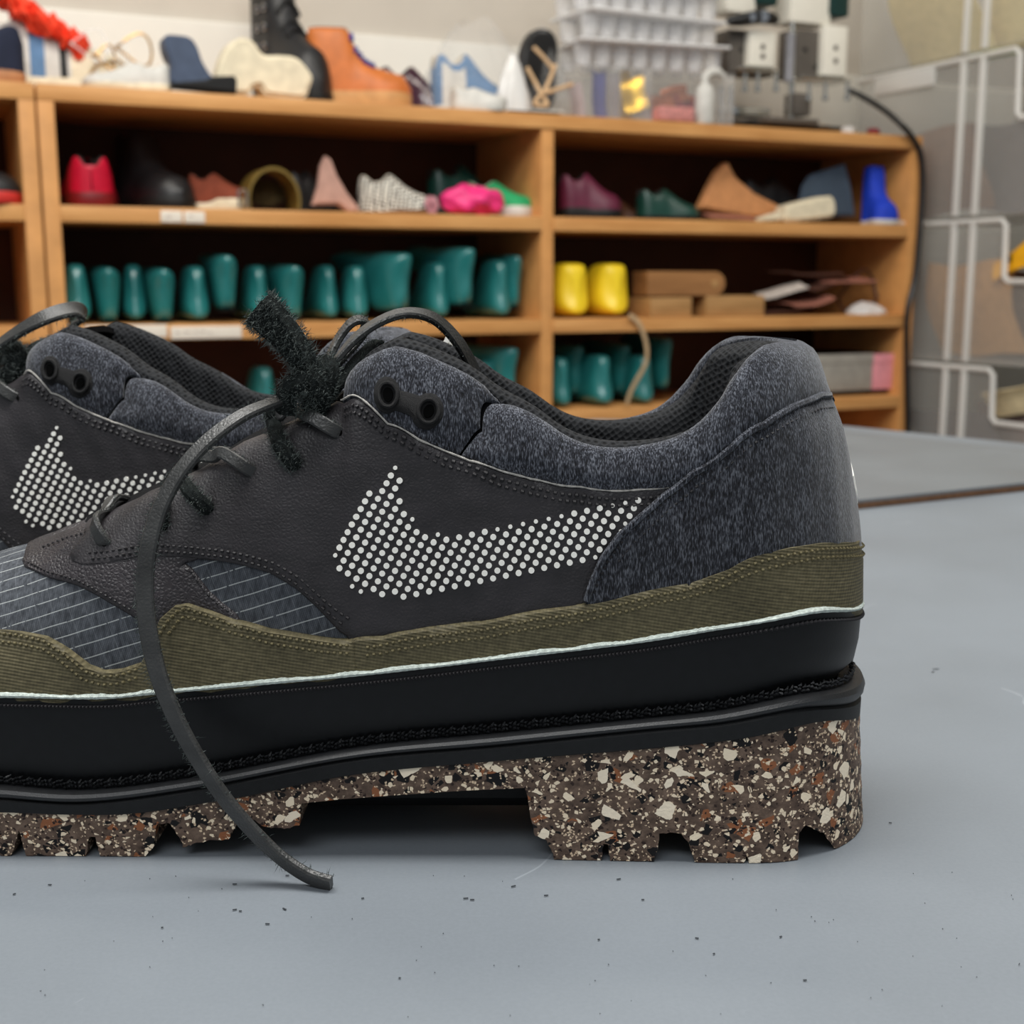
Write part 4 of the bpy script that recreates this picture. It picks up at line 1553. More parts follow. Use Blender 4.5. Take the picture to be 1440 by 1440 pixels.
def last_mesh(inv, cone=1.0):
    """one shoe last, heel at y = 0 towards the room, toe into the shelf; inv = standing on its cone"""
    ts = [0, .03, .08, .15, .25, .35, .43, .52, .62, .72, .82, .91, .97, 1]
    zb = np.interp(ts, [0, .1, .3, .5, .7, 1], [.010, .006, .004, .006, 0, .012])
    zt = np.interp(ts, [0, .02, .05, .36, .45, .6, .75, .9, 1], [.080, .098, .105, .106, .090, .062, .046, .034, .018])
    wb = np.interp(ts, [0, .03, .08, .15, .3, .45, .7, .85, .95, 1], [.008, .019, .027, .031, .030, .027, .0295, .026, .016, .004])
    wt = np.interp(ts, [0, .03, .08, .36, .6, .8, 1], [.006, .013 * cone, .0170 * cone, .0180 * cone, .014, .010, .003])
    rings = []
    for t, a, b, w0, w1 in zip(ts, zb, zt, wb, wt):
        r = []
        for k in range(24):
            f = 2 * PI * k / 24
            sx, sz = math.cos(f), math.sin(f)
            v = (abs(sz) ** (.55 if sz > 0 else .75)) * (1 if sz > 0 else -1) * .5 + .5
            # waist above the heel seat, swelling low down
            bell = w1 + (w0 - w1) * (1 - v) ** 1.6 if v > .12 else (w1 + (w0 - w1) * .88 ** 1.6) * (.72 + .28 * (v / .12) ** .5)
            x = bell * (abs(sx) ** (.42 if sz > 0 else .6)) * (1 if sx > 0 else -1)
            y = .215 * t + (.012 * (1 - v) * -1 if t < .1 else 0) + (.010 * math.sin(v * PI) if t < .1 else 0)
            z = a + (b - a) * v
            r.append(Vector((x, y, z)))
        rings.append(r)
    if inv:
        rings = [[Vector((-p.x, p.y, .106 - p.z)) for p in r] for r in rings]
    return rings


LAST = {}
for inv in (0, 1):
    o = MB().loft(last_mesh(inv)).obj('shoe_last', M_teal, None, auto=60)
    sb = o.modifiers.new('round', 'SUBSURF')
    sb.levels = sb.render_levels = 1
    LAST[inv] = o.data
    COL.objects.unlink(o)
    bpy.data.objects.remove(o)
hole_me = MB().tube([(0, .045, .1045), (0, .045, .1068)], .0065, 14).obj('thimble_hole', M_dark)
cone_me = MB().box((0, .04, -.0005), (.030, .074, .002), bev=.008).obj('cone_plate', M_dark)
HOLE_D, CONE_D = hole_me.data, cone_me.data
for o in (hole_me, cone_me):
    COL.objects.unlink(o)
    bpy.data.objects.remove(o)
Y_LAST = {}


def last(px0, px1, py_top, zs, inv, d, label, rel=0, lift_=0.0, sx=1.0, sz=1.0, col=None, group='teal lasts on the shelves'):
    s, z = front((px0 + px1) / 2, py_top, d)
    r = empty('shoe_last', W(s, d, zs + lift_), ANG + math.radians(rel), label, 'shoe last', group, (sx, 1.0, sz))
    me = LAST[inv]
    if col:
        key = (inv, col.name)
        if key not in Y_LAST:
            tmp = MB().loft(last_mesh(inv, 1.36)).obj('shoe_last', col, None, auto=60)
            Y_LAST[key] = tmp.data
            COL.objects.unlink(tmp)
            bpy.data.objects.remove(tmp)
            Y_LAST[key].materials.clear()
            Y_LAST[key].materials.append(col)
        me = Y_LAST[key]
    b = bpy.data.objects.new('body', me)
    COL.objects.link(b)
    b.parent = r
    sb = b.modifiers.new('round', 'SUBSURF')
    sb.levels = sb.render_levels = 1
    h = bpy.data.objects.new('cone_plate' if inv else 'thimble_hole', CONE_D if inv else HOLE_D)
    COL.objects.link(h)
    h.parent = r
    return r


R2 = [  # px0, px1, top, inverted, depth, turn, lift, width, height
    (84, 132, 370, 0, .045, 0, 0, 1.0, 1.02), (122, 182, 374, 1, .06, 0, 0, 1.0, 1.0), (174, 202, 374, 0, .09, -5, 0, .95, 1.03), (202, 258, 375, 1, .045, 0, 0, 1.0, .98),
    (256, 300, 373, 0, .05, 0, 0, 1.0, 1.0), (291, 347, 350, 1, .03, 0, .020, 1.0, 1.03), (345, 386, 371, 0, .06, 0, 0, .95, 1.02), (383, 446, 366, 1, .05, 5, 0, 1.1, 1.05),
    (446, 483, 373, 0, .07, 0, 0, .9, 1.03), (482, 526, 372, 0, .045, -6, 0, 1.0, 1.02), (536, 606, 343, 1, .035, 26, .014, 1.25, 1.16), (602, 640, 366, 0, .05, 0, 0, 1.0, 1.1),
    (632, 690, 334, 1, .03, 20, .024, 1.10, 1.18), (688, 728, 363, 0, .045, 0, 0, 1.05, 1.15), (708, 746, 350, 1, .05, -2, .018, .86, 1.10)]
orders = ['first', 'second', 'third', 'fourth', 'fifth', 'sixth', 'seventh', 'eighth', 'ninth', 'tenth']
nu = ni = 0
for a, b, t, inv, d, turn, lf, sx, sz in R2:
    if inv:
        lab = 'teal shoe last standing upside down, %s from the left, middle shelf' % orders[ni]
        ni += 1
    else:
        lab = 'upright teal shoe last with narrow top, %s from the left, middle shelf' % orders[nu]
        nu += 1
    last(a, b, t, Z3, inv, d, lab, turn, lf + (.003 if inv else 0), sx, sz)
R3 = [(352, 400, 528, 0, .05, 0, 0, 1.0, 1.0, 'teal shoe last glimpsed between rear collar and upright lace end'),
      (672, 706, 517, 0, .06, 0, 0, 1.0, 1.0, 'low teal last half hidden by the collar, left of the divider'),
      (702, 744, 486, 1, .04, 22, .018, 1.0, 1.13, 'upside-down teal last left of the divider on the lower shelf'),
      (778, 812, 512, 0, .04, 0, 0, .95, 1.03, 'upright teal last just right of the divider on the lower shelf'),
      (794, 836, 484, 1, .10, 10, .016, 1.0, 1.12, 'upside-down teal last first right of the divider on the lower shelf'),
      (828, 878, 505, 0, .03, 0, 0, 1.15, 1.06, 'broad upright teal last left of the hanging beige strap'),
      (860, 900, 480, 1, .10, 0, .016, 1.0, 1.12, 'upside-down teal shoe last behind the hanging beige strap'),
      (886, 934, 505, 0, .03, -6, 0, 1.1, 1.02, 'upright teal shoe last right of the hanging beige strap'),
      (924, 955, 468, 1, .08, 0, .024, .9, 1.18, 'dark upside-down teal last farthest right on the lower shelf')]
for a, b, t, inv, d, turn, lf, sx, sz, lab in R3:
    last(a, b, t, Z4, inv, d, lab, turn, lf + (.003 if inv else 0), sx, sz)
for a, b, t, d, lab in ((781, 845, 371, .035, 'broad yellow shoe last on the left of the front yellow pair'), (842, 898, 371, .035, 'broad yellow shoe last on the right of the front yellow pair')):
    last(a, b, t, Z3, 0, d, lab, 0, 0, 1.42, 1.09, M_yellow, 'yellow lasts beside the divider')


# ------------------------------------------------------------------ shoes on the shelves
def interp(pairs, t):
    return np.interp(t, [p[0] for p in pairs], [p[1] for p in pairs])


W_TAB = [(0, .02), (.01, .26), (.03, .45), (.07, .60), (.14, .70), (.3, .70), (.45, .74), (.6, .90), (.72, 1), (.84, .93), (.92, .72), (.97, .45), (.992, .2), (1, .02)]
H_LOW = [(0, .58), (.03, .86), (.08, .94), (.2, .74), (.3, .76), (.42, 1.0), (.5, .88), (.62, .66), (.75, .50), (.88, .42), (.96, .30), (1, .12)]
H_BOOT = [(0, .70), (.03, .98), (.12, 1.0), (.38, 1.0), (.42, .96), (.47, .70), (.56, .50), (.68, .40), (.8, .34), (.92, .29), (1, .08)]


def bg_shoe(name, label, s, d, z, rel, L, wid, H, upper, sole, lining, st=(.02, .016), kind='low', lace_m=None, cap_m=None, group='shoes and samples on the shelves', cat='shoe', roll=0.0, n_lace=5, sc=None, panel_m=None, open_=.40, bands=()):
    """shoe of L x 2*wid x H: heel at x = 0, toe along +x"""
    r = thing(name, label, cat, s, d, z, rel, group, sc)
    if roll: r.rotation_euler = (math.radians(roll), 0, ANG + math.radians(rel))
    ht = H_LOW if kind == 'low' else H_BOOT
    ts = sorted(set([0, .01, .03, .06, .1, .15, .2, .25, .3, .35, .38, .40, .43, .46, .5, .55, .6, .66, .72, .78, .84, .88, .92, .95, .97, .985, .995, 1]))
    so = lambda t: float(np.interp(t, [0, .35, .5, 1], [st[0], st[0], st[1], st[1]]))
    # sole
    prof = []
    loop = [(t, -float(interp(W_TAB, t))) for t in ts] + [(t, float(interp(W_TAB, t))) for t in ts[::-1]]
    rings = []
    for f, k in ((0, .97), (.12, 1.0), (.85, 1.02), (1.0, .98)):
        rings.append([Vector(((t - .5) * (1 + (k - 1) * .5) * L + .5 * L - .5 * L * 0, w * wid * k, so(t) * f)) for t, w in loop])
    MB().loft(rings).obj('sole', sole, r)
    # upper: arches; open at the ankle
    ko, M = open_, 9
    hh = lambda t: so(t) + (H - so(t)) * float(interp(ht, t))
    gg = lambda t: wid * .42 * min(1, max(0, t / .05)) ** .5 * max(0, min(1, (ko + .02 - t) / .07))

    def arch(t, inset=0.0):
        w = wid * .97 * float(interp(W_TAB, t)) - inset
        w = max(w, .0005)
        h, z0 = hh(t), so(t) * .9
        g = min(gg(t), w * .8)
        e = .55 if kind == 'boot' and t < .42 else .85
        pts = []
        for k in range(M):
            a = PI / 2 * k / (M - 1)
            pts.append((g + (w - g) * math.cos(a) ** e, z0 + (h - z0) * math.sin(a)))
        return pts
    rings = []
    for t in ts:
        p = arch(t)
        rings.append([Vector((t * L, -y, zz)) for y, zz in p] + [Vector((t * L, y, zz)) for y, zz in p[::-1]])
    mb = MB()
    m = 2 * M
    nopen = [i for i, t in enumerate(ts) if t <= ko]
    vs = [p for q in rings for p in q]
    fs = []
    for i in range(len(rings) - 1):
        for k in range(m - 1):
            if k == M - 1 and i in nopen[:-1] and i > 0: continue
            fs.append((i * m + k, i * m + k + 1, (i + 1) * m + k + 1, (i + 1) * m + k))
    mb.add(vs, fs)
    mb.obj('upper', upper, r, auto=70)
    # lining: from the rim down inside
    lr = []
    for i in nopen[1:]:
        t = ts[i]
        h = hh(t)
        g = min(gg(t), wid * .9 * float(interp(W_TAB, t)))
        z1 = so(t) + .010
        lr.append([Vector((t * L, -g, h)), Vector((t * L, -g * .8, h + .002)), Vector((t * L, -g * .75, h - .01)), Vector((t * L, -g * .8, z1)), Vector((t * L, g * .8, z1)), Vector((t * L, g * .75, h - .01)), Vector((t * L, g * .8, h + .002)), Vector((t * L, g, h))])
    MB().loft(lr, False, False).obj('lining', lining, r)
    if lace_m:
        for k in range(n_lace):
            t = .43 + .20 * k / max(1, n_lace - 1)
            if kind == 'boot' and H > .2 and k < n_lace - 3: continue
            w = wid * .5
            pts = []
            for j in range(7):
                y = -w + 2 * w * j / 6
                pts.append(Vector((t * L, y, hh(t) + .002 - (y / wid) ** 2 * (hh(t) - so(t)) * .55 * (1 if t > .42 else .2))))
            MB().tube(pts, .0048, 6).obj('lace', lace_m, r)
    if cap_m:
        cr = []
        for t in [q for q in ts if q >= .76]:
            p = arch(t)
            cr.append([Vector((t * L + .0015, -y * 1.03, zz * 1.015)) for y, zz in p] + [Vector((t * L + .0015, y * 1.03, zz * 1.015)) for y, zz in p[::-1]])
        MB().loft(cr, False, False).obj('toe_cap', cap_m, r)
    for t0, t1, bm_ in bands:
        cr = []
        for t in np.linspace(t0, t1, 7):
            p = arch(t)
            cr.append([Vector((t * L, -y * 1.02, zz + .001)) for y, zz in p] + [Vector((t * L, y * 1.02, zz + .001)) for y, zz in p[::-1]])
        MB().loft(cr, False, False).obj('stripe', bm_, r)
    if panel_m:
        cr = []
        for t in [q for q in ts if .06 <= q <= .36]:
            p = arch(t)[:6]
            for sgn in (1,):
                cr.append([Vector((t * L, -y - .0015, zz)) for y, zz in p])
        MB().loft(cr, False, False).obj('side_panel', panel_m, r)
        cr = [[Vector((p.x, -p.y, p.z)) for p in q] for q in cr]
        MB().loft(cr, False, False).obj('side_panel', panel_m, r)
    return r


def mp(name, r, g, b, rough=.55, **k):
    return plain(name, S(r, g, b), rough, k.pop('spec', .35), ns=k.pop('ns', 45), bs=k.pop('bs', .15), **k)


m_navy = mp('navy_suede', 30, 36, 56, .85); m_slate = mp('slate_leather', 70, 82, 104, .6); m_cream = mp('cream_rubber', 226, 215, 188, .55)
m_white = mp('white_leather', 205, 203, 197, .5); m_gum = mp('gum_sole', 176, 122, 82, .6); m_black = mp('black_hide', 26, 26, 28, .45, spec=.5)
m_blacks = mp('black_sole', 14, 14, 15, .6); m_orange = mp('orange_leather', 198, 112, 52, .45); m_tan = mp('tan_sole', 196, 146, 92, .6)
m_blue = mp('blue_lace', 44, 50, 140, .8); m_neon = mp('neon_lace', 255, 78, 48, .7); m_wine = mp('wine_patent', 62, 24, 40, .16, spec=.6, coat=.6)
m_red = mp('red_leather', 190, 12, 48, .42); m_dred = mp('dark_red_sole', 110, 14, 20, .5); m_rust = mp('rust_suede', 128, 62, 42, .85)
m_green = mp('green_canvas', 40, 160, 100, .7); m_dgreen = mp('dark_green_leather', 18, 60, 52, .35, spec=.5); m_burg = mp('burgundy_leather', 92, 30, 54, .45)
m_brown = mp('brown_leather', 92, 60, 40, .5); m_royal = mp('royal_blue_mesh', 24, 60, 190, .7); m_paleblue = mp('pale_blue_suede', 92, 128, 168, .7)
m_lin = mp('dark_lining', 36, 32, 30, .9); m_linl = mp('light_lining', 206, 196, 180, .9); m_redsole = mp('red_sole', 196, 50, 44, .5)


def mat_tweed():
    m, nt, b = new_mat('black_white_tweed')
    ck = N(nt, 'ShaderNodeTexChecker')
    ck.inputs['Scale'].default_value = 150
    ck.inputs['Color1'].default_value = S(226, 222, 210)
    ck.inputs['Color2'].default_value = S(66, 62, 60)
    nt.links.new(coords(nt, (1, 1, 1.4), (.5, .6, .5)), ck.inputs[0])
    nt.links.new(ck.outputs[0], b.inputs['Base Color'])
    b.inputs['Roughness'].default_value = .9
    return m


m_tweed = mat_tweed()
ZT, ZM = Z_TOP + .0005, Z2 + .0005


def sx(px, py, d):
    return front(px, py, d)[0]


# top of the shelves, left to right
bg_shoe('sneaker', 'navy suede shoe with gum sole at the top left corner', sx(34, 80, .05), .05, ZT, 180, .27, .045, .10, m_navy, m_gum, m_lin, (.02, .018))
sn = bg_shoe('sneaker', 'white and navy sneaker with bright orange-red ruffled laces at top left', sx(-70, 80, .21), .21, ZT, -3, .315, .046, .150, m_white, m_cream, m_lin, (.034, .034), cap_m=m_cream, panel_m=m_navy, bands=((.42, .50, m_paleblue), (.58, .62, m_blacks), (.64, .77, m_cream)))
mb = MB()
for k in range(34):
    t = k / 33
    c = Vector((.085 + .135 * t, -.012, .165 - .085 * t))
    for j in range(4):
        a = rnd.uniform(0, 2 * PI)
        p = c + Vector((rnd.uniform(-.008, .008), .02 * math.cos(a) - .012, .012 * math.sin(a)))
        mb.tube([p, p + Vector((rnd.uniform(-.008, .008), -.014, rnd.uniform(.004, .016))), p + Vector((.012, rnd.uniform(-.01, .01), rnd.uniform(-.006, .010)))], [.006, .0095, .006], 6)
tag(mb.obj('ruffled_laces', m_neon, sn), kind='stuff')
bg_shoe('sneaker', 'low white shoe with gold edged sole, toe to the left, on top of the shelf', sx(240, 110, .05), .05, ZT, 174, .150, .042, .052, m_white, m_cream, m_linl, (.014, .012), cap_m=m_white)
# gold wire trims lying on the white shoe
wr = thing('wire_bundle', 'loose bundle of gold wire and clear tubes between the cream and white shoes', 'wire', sx(150, 90, .12), .125, ZT, 0, None)
m_gold = plain('gold_wire', S(190, 150, 90), .3, .6, metal=.8, bs=0)
m_clear = clear_plastic('clear_sheet', (.92, .92, .90), .22, .2)
for k in range(5):
    c = Vector((rnd.uniform(-.03, .06), rnd.uniform(-.02, .02), .06 + .03 * rnd.random()))
    R_ = rnd.uniform(.018, .035)
    tl = rnd.uniform(-.6, .6)
    pts = [c + Vector((R_ * math.cos(a), R_ * .5 * math.sin(a) * math.cos(tl), R_ * math.sin(a) * .8 + .01 * math.sin(2 * a))) for a in [2 * PI * j / 20 for j in range(20)]]
    MB().tube(pts, .0024, 6, closed=True).obj('loop', m_gold if k % 2 else m_clear, wr)
MB().tube([(-.05, 0, .005), (-.02, -.01, .05), (.02, 0, .065), (.06, .01, .03), (.085, 0, .004)], .003, 6).obj('stem', m_gold, wr)


def traced(name, label, cat, pix, d, depth, z0, material, group=None, bev=.006, parent=None, part='body', smooth=True):
    """solid body with the given outline, d behind the shelf front and depth thick, its edges rounded"""
    P = [front(a, b, d) for a, b in pix]
    sm = sum(p[0] for p in P) / len(P)
    root = parent or thing(name, label, cat, sm, d + depth / 2, z0, 0, group)
    base_s = root['_s'] if '_s' in root else sm
    bm = bmesh.new()
    off = (root.matrix_basis.translation - S0)
    s_r, d_r = off.dot(EX), off.dot(EY)
    vs = [bm.verts.new((p[0] - s_r, d - d_r, max(0, p[1] - root.location.z))) for p in P]
    f = bm.faces.new(vs)
    r = bmesh.ops.extrude_face_region(bm, geom=[f])
    for v in r['geom']:
        if isinstance(v, bmesh.types.BMVert): v.co.y += depth
    bmesh.ops.recalc_face_normals(bm, faces=bm.faces)
    cap = [e for e in bm.edges if abs(e.verts[0].co.y - e.verts[1].co.y) < 1e-6]
    bmesh.ops.bevel(bm, geom=cap, offset=bev, segments=3, affect='EDGES', clamp_overlap=True)
    me = bpy.data.meshes.new(part)
    bm.to_mesh(me)
    bm.free()
    me.materials.append(material)
    me.polygons.foreach_set('use_smooth', [True] * len(me.polygons))
    me.set_sharp_from_angle(angle=math.radians(50))
    o = bpy.data.objects.new(part, me)
    COL.objects.link(o)
    o.parent = root
    return root, o


def smooth_px(pts, n=4, closed=True):
    P = pts + pts[:1] if closed else pts
    if closed:
        q = [Vector((*p, 0)) for p in pts]
        out = []
        m = len(q)
        for i in range(m):
            p0, p1, p2, p3 = q[i - 1], q[i], q[(i + 1) % m], q[(i + 2) % m]
            for k in range(n):
                t = k / n
                out.append(.5 * ((2 * p1) + (p2 - p0) * t + (2 * p0 - 5 * p1 + 4 * p2 - p3) * t * t + (3 * p1 - p0 - 3 * p2 + p3) * t ** 3))
        return [(p.x, p.y) for p in out]


G1 = 'shoes and samples on the shelves'
# slate ankle shape on a black sole
r, o = traced('slipper', 'slate blue high-backed mule on a flat black sole', 'shoe', smooth_px([(233, 50), (250, 49), (268, 53), (278, 66), (285, 86), (296, 104), (304, 116), (244, 118), (241, 90), (233, 68)]), .03, .055, ZT, m_slate, G1, .012, part='upper')
traced('', None, None, [(243, 116), (290, 112), (300, 107), (330, 106), (334, 112), (333, 131), (243, 122)], .004, .038, ZT, m_blacks, parent=r, part='sole', bev=.005)
# tall black boot behind the cream clog
bt = bg_shoe('boot', 'tall black laced boot with metal eyelets behind the cream clog', sx(366, 100, .28), .28, ZT, -72, .215, .050, .30, m_black, m_blacks, m_lin, (.034, .026), 'boot', m_blacks, n_lace=4)
m_metal = plain('bright_metal', S(200, 200, 202), .2, .6, metal=1.0, bs=0, var=.02)
for k in range(6):
    for xx_ in (.052, .076):
        zc_ = .085 + .036 * k
        ca_ = max(0.0, 1 - ((zc_ - .03) / .27) ** 2) ** .5
        c = Vector((xx_, -(.021 + .0150 * ca_ ** .55) - .0012, zc_))
        MB().tube([c + Vector((.0055 * math.cos(a_), 0, .0055 * math.sin(a_))) for a_ in [2 * PI * j / 12 for j in range(12)]], .0022, 6, closed=True).obj('eyelet', m_metal, bt)
# cream rubber clog sole
r, o = traced('clog', 'cream platform clog standing in front of the tall black boot', 'shoe', smooth_px([(306, 116), (310, 88), (322, 62), (340, 52), (356, 57), (371, 76), (394, 77), (416, 80), (430, 92), (440, 108), (436, 124), (428, 138), (396, 136), (374, 132), (366, 121), (356, 124), (350, 132), (318, 130)], 3), .046, .055, ZT, m_cream, G1, .016)
# orange boot with blue laces
bg_shoe('boot', 'orange leather boot with dark blue laces and tan sole', sx(432, 120, .15), .155, ZT, -16, .205, .047, .152, m_orange, m_tan, m_lin, (.034, .034), 'boot', m_blue, n_lace=6)
bg_shoe('shoe', 'dark wine-red patent shoe right of the orange boot', sx(532, 120, .24), .24, ZT, -4, .170, .042, .112, m_wine, m_brown, m_lin, (.018, .014), 'low')
# pale blue sneaker in a clear bag, white toe
bg_shoe('sneaker', 'white and pale blue sneaker in a clear bag on the shelf top', sx(608, 120, .20), .20, ZT, 4, .18, .044, .14, m_paleblue, m_white, m_linl, (.030, .026), cap_m=m_white, panel_m=m_white)
bg_shoe('sneaker', 'white shoe toe pointing right in front of the pale blue sneaker', sx(634, 140, .05), .05, ZT, -10, .112, .042, .046, m_white, m_white, m_linl, (.02, .02), cap_m=m_white)


def bag(name, label, s, d, z, w, dep, h, seed, material, cat='bag', rel=0, group=None):
    """crumpled see-through bag: a closed skin with folds"""
    rr = random.Random(seed)
    r = thing(name, label, cat, s, d, z, rel, group)
    rings = []
    n = 26
    ph = [rr.uniform(0, 6.28) for _ in range(8)]
    for i in range(11):
        t = i / 10
        ring = []
        for k in range(n):
            a = 2 * PI * k / n
            f = 1 + .10 * math.sin(3 * a + ph[0] + 2 * t) + .09 * math.sin(7 * a + ph[1] - 3 * t) + .06 * math.sin(11 * a + ph[2] + 5 * t)
            pin = (1 - .72 * t ** 2.2)
            ring.append(Vector((w / 2 * math.cos(a) * f * pin, dep / 2 * math.sin(a) * f * pin, h * t * (1 + .06 * math.sin(2 * a + ph[3])))))
        rings.append(ring)
    MB().loft(rings, True, False).obj('skin', material, r, auto=None)
    return r


m_film = clear_plastic('clear_film', (.93, .93, .92), .05, .08)
m_film2 = clear_plastic('milky_film', (.95, .95, .94), .55, .15)
bag('plastic_bag', 'clear bag around the pale blue sneaker', sx(668, 110, .20), .20, ZT, .25, .14, .20, 3, m_film, group=None)
bag('plastic_bag', 'crumpled milky plastic bag right of the white shoe toe', sx(722, 120, .10), .10, ZT, .075, .05, .12, 5, m_film2)
for px_, lab, col, zz in ((745, 'black sheet lying flat left of the dark bagged shoe', m_blacks, 0), (765, 'white paper sheet lying on the black sheet', m_white, .0045)):
    th_ = thing('flat_sheet', lab, 'sheet', sx(px_, 150, .03), .035, ZT + zz, 0)
    MB().box((0, 0, .002), (.11 if not zz else .07, .055, .004), bev=.001).obj('sheet', col, th_)
r, o = traced('shoe', 'dark shoe standing on its heel in a clear bag with beige cord', 'shoe', smooth_px([(752, 43), (774, 40), (787, 58), (786, 100), (780, 150), (750, 150), (738, 112), (738, 72)], 3), .15, .045, ZT + .001, m_black, G1, .012, part='upper')
traced('', None, None, smooth_px([(750, 50), (770, 46), (781, 62), (781, 100), (776, 150), (752, 150), (743, 112), (743, 74)], 3), .138, .014, ZT + .001, m_blacks, parent=r, part='sole', bev=.004)
cd = thing('cord', 'knotted beige cord in front of the dark bagged shoe', 'cord', sx(755, 110, .1), .085, ZT, 0)
m_cord = mp('beige_cord', 214, 180, 140, .8)
for pts in ([(-.03, 0, .10), (-.01, 0, .07), (.0, -.01, .05), (.02, 0, .075), (.035, 0, .11)], [(-.015, 0, .14), (.01, 0, .12), (.03, 0, .10)], [(0, -.01, .05), (-.012, 0, .03), (.012, -.01, .028), (.0, 0, .05)], [(0, 0, .05), (.02, -.01, .055), (.05, -.05, .066)]):
    MB().tube(spline(pts, 6), .0042, 6).obj('strand', m_cord, cd)
bag('plastic_bag', 'clear bag around the dark shoe beside the clear trays', sx(760, 90, .18), .18, ZT, .105, .13, .19, 9, m_film)

# ------------------------------------------------------------------ trays and boxes on the shelf top
m_tray = clear_plastic('clear_tray_plastic', (.92, .92, .94), .34, .1)
m_tray2 = clear_plastic('clear_tray_rim', (.97, .97, .98), .6, .1)
dT = .13
sL, _ = front(794, 95, dT); sR, _ = front(1001, 95, dT)
levels = [front(900, 104, dT)[1], front(900, 66, dT)[1], front(900, 28, dT)[1], front(900, -12, dT)[1]]
ZB = levels[0]
for k in range(4):
    zb_, zt_ = (levels[k], levels[k + 1] if k < 3 else levels[3] + .058)
    h = zt_ - zb_ - .001
    t = thing('cup_tray', {0: 'lowest clear tray of cups, resting on the box of scraps', 1: 'second clear tray of cups from the bottom', 2: 'third clear tray of cups from the bottom', 3: 'topmost clear tray of cups, cut off by the top of the photo'}[k], 'tray', (sL + sR) / 2 - .006 * k, dT, zb_, (-6, 4, -3, 2)[k], 'clear cup trays stacked on the shelf top')
    w_ = (sR - sL) * .94
    MB().box((0, 0, h - .004), (w_, .17, .006), bev=.002).obj('tray_rim', m_tray2, t)
    for iy in (-.042, .042):
        for ix in range(8):
            x = -w_ / 2 + w_ * (ix + .5) / 8
            r0 = w_ / 16 * .93
            MB().lathe((x, iy, 0), [(r0 * .55, .002), (r0 * .80, .003), (r0 * .97, h * .55), (r0 * .99, h - .007)], 14).obj('cup', m_tray, t)
bx = thing('clear_box', 'clear box full of gold and copper leather scraps under the cup trays', 'box', (sL + sR) / 2, dT, ZT)
hb = ZB - ZT - .001
wb_ = (sR - sL)
for c, sz in (((0, -.088, hb / 2), (wb_, .003, hb)), ((0, .088, hb / 2), (wb_, .003, hb)), ((-wb_ / 2, 0, hb / 2), (.003, .173, hb)), ((wb_ / 2, 0, hb / 2), (.003, .173, hb)), ((-wb_ * .26, 0, hb / 2), (.003, .172, hb)), ((-wb_ * .06, 0, hb / 2), (.003, .172, hb))):
    MB().box(c, sz).obj('wall', m_film, bx, False)
MB().box((0, 0, .0015), (wb_ - .002, .172, .003)).obj('base', m_film, bx, False)


def scrap(label, cat, s, d, z, w, h, th, seed, material, rel=0, tilt=(0, 0), amp=.25, group=None, name='leather_scrap', shape=None):
    """a curled piece of sheet material with thickness"""
    rr = random.Random(seed)
    r = thing(name, label, cat, s, d, z, rel, group)
    n, m = 10, 8
    ph = [rr.uniform(0, 6.28) for _ in range(4)]
    R_ = Matrix.Rotation(math.radians(tilt[0]), 3, 'X') @ Matrix.Rotation(math.radians(tilt[1]), 3, 'Y')
    top, bot = [], []
    for i in range(n + 1):
        for j in range(m + 1):
            u, v = i / n - .5, j / m - .5
            k = 1 - .25 * abs(v) * 2 * (shape or 0)
            x = w * u * k + .08 * w * math.sin(5 * v + ph[0]) * .5
            y = h * v + .06 * h * math.sin(6 * u + ph[1]) * .5
            zz = amp * min(w, h) * (math.sin(3.1 * u + ph[2]) * .5 + math.sin(4.3 * v + ph[3]) * .35 + 2 * u * u * .5)
            top.append(R_ @ Vector((x, y, zz + th / 2)))
            bot.append(R_ @ Vector((x, y, zz - th / 2)))
    lo = min(p.z for p in bot + top)
    V = [p - Vector((0, 0, lo - .0005)) for p in top + bot]
    q = (n + 1) * (m + 1)
    F = []
    for i in range(n):
        for j in range(m):
            a, b, c, e = i * (m + 1) + j, (i + 1) * (m + 1) + j, (i + 1) * (m + 1) + j + 1, i * (m + 1) + j + 1
            F += [(a, b, c, e), (q + a, q + e, q + c, q + b)]
    edge = [i * (m + 1) for i in range(n + 1)] + [n * (m + 1) + j for j in range(1, m + 1)] + [i * (m + 1) + m for i in range(n - 1, -1, -1)] + [j for j in range(m - 1, 0, -1)]
    for a, b in zip(edge, edge[1:] + edge[:1]): F.append((a, b, q + b, q + a))
    fix_normals(mesh('sheet', V, F, material, r, True, 50))
    return r


